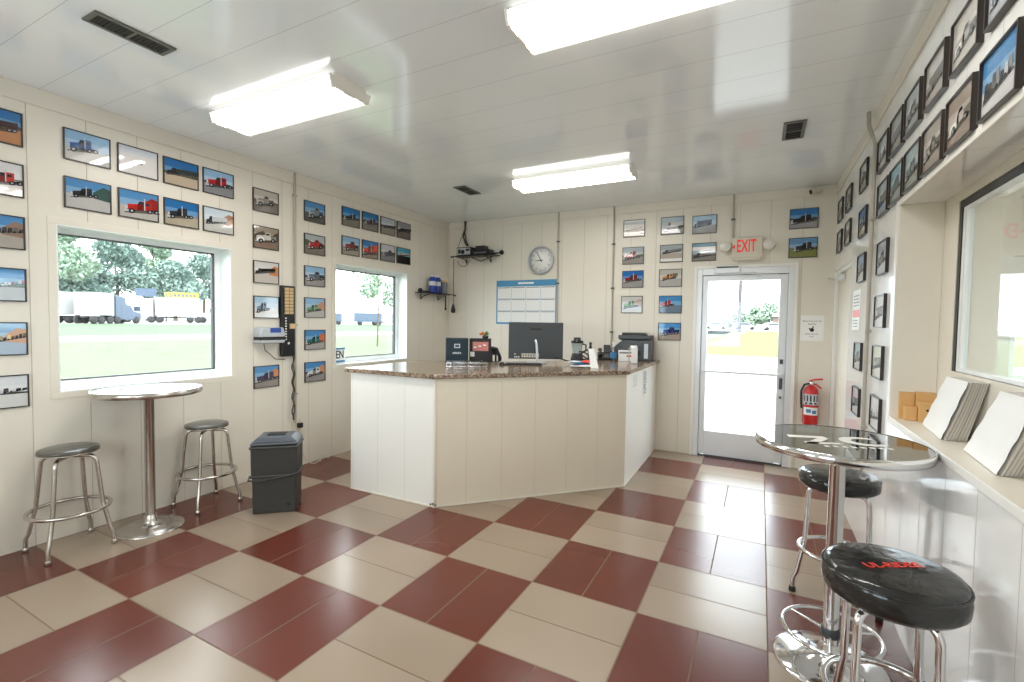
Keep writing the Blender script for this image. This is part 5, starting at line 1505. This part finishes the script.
for k in range(3): f.add(*wrap(0.222, 0.24, -50 + k * 36, -28 + k * 36, 0.0711, 3))
f.build('label_print', 'ink_black', lb)
f = MB(); f.add(*wrap(0.11, 0.19, -60, 60, 0.0706)); sl = f.build('service_label', 'paper_white', t)
f = MB(); f.add(*wrap(0.135, 0.172, -36, 0, 0.0712, 4)); f.add(*wrap(0.125, 0.16, 8, 40, 0.0712, 4)); f.build('label_blocks', 'blue_label', sl)
f = MB(); f.lathe([(0.018, 0.415), (0.02, 0.42), (0.02, 0.45), (0.012, 0.455)], n=14); f.build('valve', 'chrome', t)
f = MB(); f.tube([(-0.02, 0, 0.455), (0.03, -0.005, 0.475), (0.1, -0.01, 0.485)], 0.009, 8); f.tube([(-0.01, 0, 0.44), (0.05, -0.005, 0.42), (0.09, -0.01, 0.385)], 0.008, 8); f.build('lever', 'red_paint', t)
f = MB(); f.tube([(-0.018, -0.005, 0.43), (-0.06, -0.01, 0.42), (-0.088, -0.012, 0.35), (-0.086, -0.012, 0.24), (-0.08, -0.012, 0.17)], 0.01, 8); f.build('hose', 'black_plastic', t)
f = MB(); f.box(-0.03, 0.03, 0.071, 0.089, 0.1, 0.4); f.build('wall_bracket', 'gun_metal', t)

# posted notice with a red stripe on the right wall
t = thing('posted_notice', (XR, -1.38, 1.659), 'white posted notice with red stripe on the right wall beside the pipe', 'notice', rz=-PI / 2)
f = MB(); f.box(-0.165, 0.165, -0.004, -0.001, -0.155, 0.155); f.build('sheet', 'paper_white', t)
f = MB(); f.box(-0.14, 0.14, -0.0052, -0.004, -0.055, 0.0); f.build('red_stripe', 'red_letter', t)
f = MB()
for k in range(4): f.box(-0.13, 0.1 + 0.02 * (k % 2), -0.005, -0.004, 0.03 + 0.025 * k, 0.038 + 0.025 * k)
for k in range(3): f.box(-0.13, 0.08, -0.005, -0.004, -0.13 + 0.022 * k, -0.124 + 0.022 * k)
f.build('printed_lines', 'ink_grey', t)

# ---------------------------------------------------------------- the ledge: kraft boxes and two leaning stacks
ZL = REC[2] + 0.0015
GK = 'small kraft boxes on the ledge'
for (x0, x1, y0, y1, h, lab) in (
    (4.895, 4.945, -2.665, -2.615, 0.075, 'smallest kraft box, front left on the ledge'),
    (4.948, 5.015, -2.69, -2.63, 0.105, 'kraft box with a dark dot, front right on the ledge'),
    (4.88, 4.945, -2.612, -2.588, 0.145, 'tall kraft box at the back left of the ledge'),
    (4.948, 5.03, -2.628, -2.588, 0.15, 'tall kraft box at the back right of the ledge')):
    cx, cy = (x0 + x1) / 2, (y0 + y1) / 2
    t = thing('kraft_box', (cx + 0.008, cy, ZL), lab, 'box', GK)
    f = MB(); f.box(x0 - cx, x1 - cx, y0 - cy, y1 - cy, 0, h); f.build('carton', 'kraft_card', t, 0.0015)
    f = MB(); f.box(x0 - cx - 0.0004, x1 - cx + 0.0004, -0.003, 0.003, h, h + 0.0006); f.build('tape_seam', 'kraft_dark', t)
    if 'dot' in lab:
        f = MB(); f.lathe([(0, 0), (0.006, 0), (0.006, 0.0006), (0, 0.0006)], (0, y0 - cy - 0.0008, h * 0.6), 10, axis='y'); f.build('dot', 'ink_black', t)
for k, lab in enumerate(('thick leaning stack of white sheets farther along the ledge', 'thick leaning stack of white sheets on the ledge nearest viewer')):
    oy = -0.565 * k
    t = thing('paper_stack', (4.99, -2.97 + oy, ZL), lab, 'paper stack', 'leaning paper stacks on the ledge')
    bx = [(4.962, -2.75), (4.935, -3.14), (5.02, -3.11), (5.036, -2.75)]
    tx = [(4.985, -2.985), (4.985, -3.25), (5.044, -3.235), (5.044, -2.975)]
    b = [(x - 4.99, y + 2.95, 0.0) for x, y in bx]; u = [(x - 4.99, y + 2.95, 0.272) for x, y in tx]
    f = MB(); f.hexa(b[::-1], u[::-1]); f.build('pages', 'page_grey', t)
    # white cover sheet on the front face, dark fold lines down the near side
    f = MB()
    e = 0.009
    fr = [Vector(b[0]), Vector(b[1]), Vector(u[1]), Vector(u[0])]
    nrm = (fr[1] - fr[0]).cross(fr[3] - fr[0]).normalized()
    if nrm.x > 0: nrm = -nrm
    n = 10
    vs = []; fs = []
    for i in range(n + 1):
        s = i / n
        for p, q in ((fr[0], fr[3]), (fr[1], fr[2])):
            vs.append(p.lerp(q, s) + nrm * (e + 0.0035 * (0.5 + 0.5 * math.sin(s * 19 + k))))
    for i in range(n): fs.append((2 * i, 2 * i + 1, 2 * i + 3, 2 * i + 2))
    f.add(vs, fs, 0, True); f.build('cover_sheet', 'paper_white', t)
    f = MB()
    sd = [Vector(b[1]), Vector(b[2]), Vector(u[2]), Vector(u[1])]
    r = random.Random(11 + k)
    for i in range(6):
        a = 0.1 + 0.15 * i + r.uniform(-0.02, 0.02)
        w = 0.0016 if i % 3 else 0.003
        P = []
        for j in range(6):
            s = j / 5; q = sd[0].lerp(sd[1], a).lerp(sd[3].lerp(sd[2], a), s) + Vector((0.004 * math.sin(s * PI), -0.0012, 0))
            P.append(q)
        f.tube(P, w * 0.5, 5)
    f.build('fold_lines', 'page_dark', t)

# ================================================================== OUTSIDE
def ground_mat(name, c0, c1, scale=0.6, rough=0.95):
    m = bpy.data.materials.new(name); m.use_nodes = True
    nt = m.node_tree; b = nt.nodes['Principled BSDF']; b.inputs['Roughness'].default_value = rough
    b.inputs['Specular IOR Level'].default_value = 0.1
    g = nt.nodes.new('ShaderNodeNewGeometry'); n = nt.nodes.new('ShaderNodeTexNoise'); n.inputs['Scale'].default_value = scale; n.inputs['Detail'].default_value = 6
    nt.links.new(g.outputs['Position'], n.inputs['Vector'])
    mx = nt.nodes.new('ShaderNodeMix'); mx.data_type = 'RGBA'
    mx.inputs[6].default_value = c0 + (1,); mx.inputs[7].default_value = c1 + (1,)
    nt.links.new(n.outputs['Fac'], mx.inputs[0]); nt.links.new(mx.outputs[2], b.inputs['Base Color'])
    MATS[name] = m
ground_mat('lawn_grass', (0.07, 0.095, 0.055), (0.1, 0.13, 0.075))
ground_mat('verge_grass', (0.06, 0.1, 0.055), (0.085, 0.13, 0.075))
ground_mat('dry_grass', (0.085, 0.085, 0.035), (0.105, 0.1, 0.045))
ground_mat('pale_gravel', (0.2, 0.2, 0.19), (0.26, 0.26, 0.25))
ground_mat('pale_road', (0.22, 0.22, 0.22), (0.28, 0.28, 0.28))
ground_mat('concrete', (0.24, 0.24, 0.235), (0.3, 0.3, 0.29), 1.5)
mat('tree_leaf', (0.16, 0.23, 0.2), 0.7, vary=0.35, scale=1.5)
mat('tree_leaf_light', (0.22, 0.3, 0.22), 0.7, vary=0.3, scale=1.5)
mat('bark', rgb(92, 80, 68), 0.9)
mat('truck_white', (0.3, 0.3, 0.3), 0.35)
mat('truck_dark', (0.05, 0.07, 0.11), 0.35)
mat('tyre', rgb(34, 34, 36), 0.8)
mat('truck_glass', rgb(52, 62, 74), 0.1)
mat('trailer_blue', (0.05, 0.075, 0.12), 0.5)
mat('sign_yellow', (0.3, 0.24, 0.03), 0.5)
mat('pole_grey', (0.06, 0.06, 0.07), 0.6)
mat('tan_wall', (0.14, 0.1, 0.085), 0.8)
mat('roof_grey', (0.1, 0.09, 0.09), 0.8)

def zg(x): return -0.15 + max(0.0, 0.0115 * (-20 - x))
def strip_left(name, xs, mt, label):
    f = MB()
    for a, b in zip(xs, xs[1:]):
        f.add([(a, -70, zg(a)), (a, 160, zg(a)), (b, 160, zg(b)), (b, -70, zg(b))], [(0, 3, 2, 1)])
    tag(f.build(name, mt), label, 'ground', kind='structure')
strip_left('ground_lawn', (-0.21, -20, -31.5), 'lawn_grass', 'pale green lawn outside the left windows')
strip_left('ground_road', (-31.5, -38.8), 'pale_road', 'pale road beyond the lawn')
strip_left('ground_verge', (-38.8, -73), 'verge_grass', 'green verge beyond the road')
strip_left('ground_lot', (-73, -170), 'pale_gravel', 'pale gravel lot where the trucks park')
def zb(y): return -0.12 + max(0.0, 0.014 * (y - 40))
def strip_back(name, ys, mt, label, xw=-0.2):
    f = MB()
    for a, b in zip(ys, ys[1:]):
        f.add([(xw, a, zb(a)), (60, a, zb(a)), (60, b, zb(b)), (xw, b, zb(b))], [(0, 1, 2, 3)])
    tag(f.build(name, mt), label, 'ground', kind='structure')
strip_back('ground_apron', (0.12, 22.6), 'concrete', 'white concrete apron outside the glass door')
strip_back('ground_meadow', (22.6, 40, 90), 'dry_grass', 'yellow green grass beyond the concrete')
strip_back('ground_yard', (90, 200), 'pale_gravel', 'pale yard beyond the grass', -40)
f = MB(); f.box(XR + 0.3, XR + 40, -60, 0.1, -0.2, -0.12)
tag(f.build('ground_side', 'concrete'), 'concrete beside the building', 'ground', kind='structure')

def tree(x, y, z0, blobs, trunk_h, tr, n, leaf, mt, label, group):
    t = thing('tree', (x, y, z0), label, 'tree', group)
    k = MB()
    k.tube([(0, 0, -0.1), (0.05, 0.03, trunk_h * 0.5), (0, 0, trunk_h)], [tr, tr * 0.8, tr * 0.6], 10)
    rr = random.Random(int(abs(x * 31 + y * 17)))
    for b in blobs:
        k.tube([(0, 0, trunk_h * 0.75), (b[0] * 0.5, b[1] * 0.5, (trunk_h + b[2]) * 0.5), (b[0], b[1], b[2])], [tr * 0.5, tr * 0.3, tr * 0.12], 6)
    k.build('trunk', 'bark', t)
    c = MB()
    for b in blobs:
        for i in range(n):
            th = rr.uniform(0, 2 * PI); ph = math.acos(rr.uniform(-1, 1)); rad = b[3] * (0.45 + 0.55 * rr.random() ** 0.5) * (1 + 0.12 * math.sin(5 * th))
            p = Vector((b[0] + rad * math.sin(ph) * math.cos(th), b[1] + rad * math.sin(ph) * math.sin(th), b[2] + 0.8 * rad * math.cos(ph)))
            u = Vector((rr.uniform(-1, 1), rr.uniform(-1, 1), rr.uniform(-1, 1))).normalized(); w = u.orthogonal().normalized()
            s = leaf * rr.uniform(0.6, 1.3)
            c.add([p - u * s, p + w * s * 0.5, p + u * s, p - w * s * 0.5], [(0, 1, 2, 3)])
    c.build('crown', mt, t)
GT = 'trees behind the truck lot'
for i, (x, y, hh_, w, mt, lab) in enumerate([
    (-100, 27, 21, 7.0, 'tree_leaf_light', 'tall pale tree at the left edge of the large window view'),
    (-104, 39, 17, 6.5, 'tree_leaf', 'broad tree behind the dark flatbed truck'),
    (-100, 47, 13, 5.0, 'tree_leaf', 'rounded dark tree behind the middle white truck'),
    (-108, 57, 16, 6.0, 'tree_leaf', 'bushy tree behind the yellow sign'),
    (-104, 33, 10, 5.0, 'tree_leaf', 'low dense tree behind the first truck'),
    (-112, 49, 21, 5.0, 'tree_leaf_light', 'thin topped tall tree above the middle trucks'),
    (-106, 66, 17, 4.0, 'tree_leaf_light', 'slim tree at the right edge of the large window view')]):
    w *= 0.84
    bl = [(0, 0, hh_ * 0.5, w * 0.8), (w * 0.5, w * 0.5, hh_ * 0.45, w * 0.6), (-w * 0.3, -w * 0.6, hh_ * 0.42, w * 0.6), (0.2 * w, -w * 0.2, hh_ * 0.78, w * 0.55), (0, w * 0.35, hh_ * 0.7, w * 0.45)]
    tree(x, y, zg(x), bl, hh_ * 0.5, 0.4, 1100, 0.42, mt, lab, GT)
tree(-17.4, 16.8, zg(-17), [(0, 0, 5.6, 1.5), (0.5, -0.9, 4.7, 1.1), (-0.3, 0.9, 4.4, 1.1), (0.5, -1.2, 3.5, 0.6), (-0.2, 0.9, 7.2, 1.5), (0.3, 1.0, 3.1, 0.7)], 5.0, 0.06, 260, 0.14, 'tree_leaf_light', 'leafy young tree hanging in the second window view', None)
GT2 = 'trees beyond the yard'
for (x, y, hh_, w, lab) in ((-0.6, 118, 4.0, 3.4, 'low bush left of the tall pole in the door view'), (2.8, 120, 5.6, 2.6, 'small tree just right of the tall pole in the door view'),
                            (5.8, 118, 7.0, 3.0, 'middle tree in the door view'), (8.8, 122, 9.0, 3.4, 'tallest tree at the right of the door view')):
    bl = [(0, 0, hh_ * 0.45, w * 0.8), (w * 0.5, 0, hh_ * 0.4, w * 0.6), (-w * 0.5, 0.3, hh_ * 0.36, w * 0.6), (0, 0, hh_ * 0.75, w * 0.5)]
    tree(x, y, zb(y), bl, hh_ * 0.5, 0.2, 260, 0.4, 'tree_leaf_light', lab, GT2)

def wheelset(t, xs, hw, r):
    for x in xs:
        for s in (-1, 1):
            w = MB(); w.lathe([(0.0, -0.14), (r * 0.9, -0.14), (r, -0.1), (r, 0.1), (r * 0.9, 0.14), (0, 0.14)], (x, s * hw, r), 18, axis='y')
            w.build('wheel', 'tyre', t)
def semi(loc, rz, label, cab, trailer, Lt):
    t = thing('semi_truck', loc, label, 'truck', 'trucks parked in the lot', rz)
    f = MB(); f.extr([(-2.3, 0.55), (-2.3, 1.5), (-1.0, 1.8), (-0.6, 2.6), (0.1, 2.7), (0.35, 3.7), (1.9, 3.9), (1.9, 0.55)], -1.2, 1.2); f.build('cab', cab, t, 0.08)
    f = MB(); f.extr([(-1.02, 1.85), (-0.64, 2.55), (-0.6, 2.55), (-0.98, 1.85)], -1.1, 1.1); f.box(-0.5, 0.3, -1.22, -1.205, 1.8, 2.5); f.build('cab_windows', 'truck_glass', t)
    f = MB(); f.box(-2.4, -2.31, -1.15, 1.15, 0.5, 0.85); f.box(-2.36, -2.302, -0.5, 0.5, 0.9, 1.45); f.build('bumper_grille', 'aluminium', t)
    f = MB(); f.box(1.0, 1.0 + Lt + 1.2, -0.45, 0.45, 0.75, 1.0); f.build('chassis', 'tyre', t)
    if trailer:
        f = MB(); f.box(2.2, 2.2 + Lt, -1.28, 1.28, 1.1, 4.1); f.build('trailer', trailer, t, 0.04)
    wheelset(t, (-1.5, 1.6, 2.7), 1.1, 0.52); wheelset(t, (1.0 + Lt - 0.2, 1.0 + Lt + 0.9), 1.1, 0.52)
    f = MB(); f.tube([(2.02, 0.9, 1.0), (2.02, 0.9, 4.2)], 0.08, 8); f.build('exhaust_stack', 'aluminium', t)
ZK = zg(-80)
def parked(x, y, rz, *a): semi((x, y, zg(x)), math.radians(rz), *a)
parked(-77, 17.5, 100, 'white box van truck cut by the left frame of the large window', 'truck_white', 'truck_white', 4.0)
parked(-76, 27.6, -65, 'dark blue truck with white box body in the large window view', 'truck_dark', 'truck_white', 3.2)
parked(-84, 33.5, 62, 'white long nosed truck with white trailer in the middle of the large window view', 'truck_white', 'truck_white', 6.0)
parked(-83, 44.5, 62, 'white long nosed truck at the right of the large window view', 'truck_white', 'truck_white', 6.0)
t = thing('roadside_sign', (-88, 42.0, zg(-88)), 'yellow roadside sign with dark marks above the parked trucks', 'sign', rz=math.radians(62))
f = MB(); f.box(-2.4, -2.2, -0.1, 0.1, -0.2, 5.0); f.box(2.2, 2.4, -0.1, 0.1, -0.2, 5.0); f.build('posts', 'pole_grey', t)
f = MB(); f.box(-2.5, 2.5, -0.16, -0.1, 4.2, 5.3); bd = f.build('board', 'sign_yellow', t)
f = MB(); f.lathe([(0.28, 0), (0.42, 0), (0.42, -0.02), (0.28, -0.02), (0.28, 0)], (-1.9, -0.165, 4.75), 14, axis='y', caps=False)
for k in range(6): f.box(-1.2 + 0.58 * k, -0.84 + 0.58 * k, -0.18, -0.165, 4.55, 4.98)
f.build('dark_marks', 'truck_dark', bd)
t = thing('roadside_sign', (-92, 38.2, zg(-92)), 'blue board showing over the middle white trailer', 'sign', rz=math.radians(62))
f = MB(); f.box(-0.1, 0.1, -0.1, 0.1, -0.2, 5.5); f.build('post', 'pole_grey', t)
f = MB(); f.box(-1.5, 1.5, -0.16, -0.1, 4.4, 5.8); f.build('board', 'trailer_blue', t)
for k, lab in enumerate(('dark blue trailer at the left of the second window view', 'dark blue trailer in the middle of the second window view', 'dark blue trailer by the tree in the second window view')):
    x, y = -74 + 4.6 * k, 62 + 6.6 * k
    t = thing('parked_trailer', (x, y, zg(x)), lab, 'trailer', 'parked trailers seen through the second window', math.radians(52))
    f = MB(); f.box(-2.8, 2.8, -1.2, 1.2, 0.7, 2.6 - 0.2 * (k == 0)); f.build('body', 'trailer_blue', t, 0.05)
    wheelset(t, (-1.6, 1.4, 2.2), 1.05, 0.42)
    f = MB(); f.box(2.81, 3.6, -0.1, 0.1, 0.5, 0.7); f.build('tow_bar', 'tyre', t)

t = thing('sign_pole', (1.3, 72, zb(72)), 'tall thick grey pole seen through the glass door', 'pole')
f = MB(); f.tube([(0, 0, -0.2), (0, 0, 9), (0, 0, 17)], [0.27, 0.24, 0.22], 14); f.build('shaft', 'pole_grey', t)
f = MB(); f.lathe([(0.8, -0.1), (0.8, 0.15), (0.5, 0.2)], n=16); f.build('footing', 'concrete', t)
for (x, hgt, two, lab) in ((-2.3, 8.4, False, 'thin single lamp post left of the tall pole'), (-0.3, 9.6, True, 'thin double lamp post beside the tall pole')):
    t = thing('street_lamp', (x, 112, zb(112)), lab, 'lamp post', 'lamp posts beyond the yard')
    f = MB(); f.tube([(0, 0, -0.2), (0, 0, hgt)], 0.1, 8); f.build('post', 'pole_grey', t)
    for s in ((-1, 1) if two else (1,)):
        f = MB(); f.tube([(0, 0, hgt - 0.1), (s * 0.7, 0, hgt)], 0.06, 6); f.cbox((s * 0.9, 0, hgt), (0.7, 0.4, 0.25)); f.build('lamp_arm', 'pole_grey', t)
def car(loc, rz, label, mt):
    t = thing('parked_car', loc, label, 'car', 'cars parked beyond the grass', rz)
    f = MB(); f.extr([(-2.1, 0.3), (2.1, 0.3), (2.15, 0.75), (1.3, 0.9), (0.7, 1.42), (-0.9, 1.45), (-1.7, 0.95), (-2.15, 0.85)], -0.85, 0.85); f.build('body', mt, t, 0.06)
    f = MB(); f.extr([(-1.45, 0.98), (-0.85, 1.38), (0.62, 1.36), (1.1, 0.95)], -0.87, 0.87); f.build('windows', 'truck_glass', t)
    wheelset(t, (-1.35, 1.35), 0.78, 0.32)
for i, (x, y, mt, lab) in enumerate(((-4.0, 100, 'truck_white', 'white car farthest left beyond the grass'), (1.2, 101, 'truck_white', 'white car at the foot of the tall pole'), (6.4, 100, 'truck_white', 'white car right of the tall pole'))):
    car((x, y, zb(y)), 0.1 * i, lab, mt)
t = thing('roadside_building', (9.6, 112, zb(112)), 'low tan building at the right of the door view', 'building')
f = MB(); f.box(-3.2, 3.5, -3, 3, -0.2, 2.6); f.build('walls', 'tan_wall', t)
f = MB(); f.hexa([(-3.6, -3.4, 2.6), (3.9, -3.4, 2.6), (3.9, 3.4, 2.6), (-3.6, 3.4, 2.6)], [(-3.2, -0.3, 3.5), (3.5, -0.3, 3.5), (3.5, 0.3, 3.5), (-3.2, 0.3, 3.5)]); f.build('roof', 'roof_grey', t)
f = MB(); f.box(-1.0, 0.6, -3.03, -3.001, 0.2, 1.9); f.build('shop_window', 'truck_glass', t)
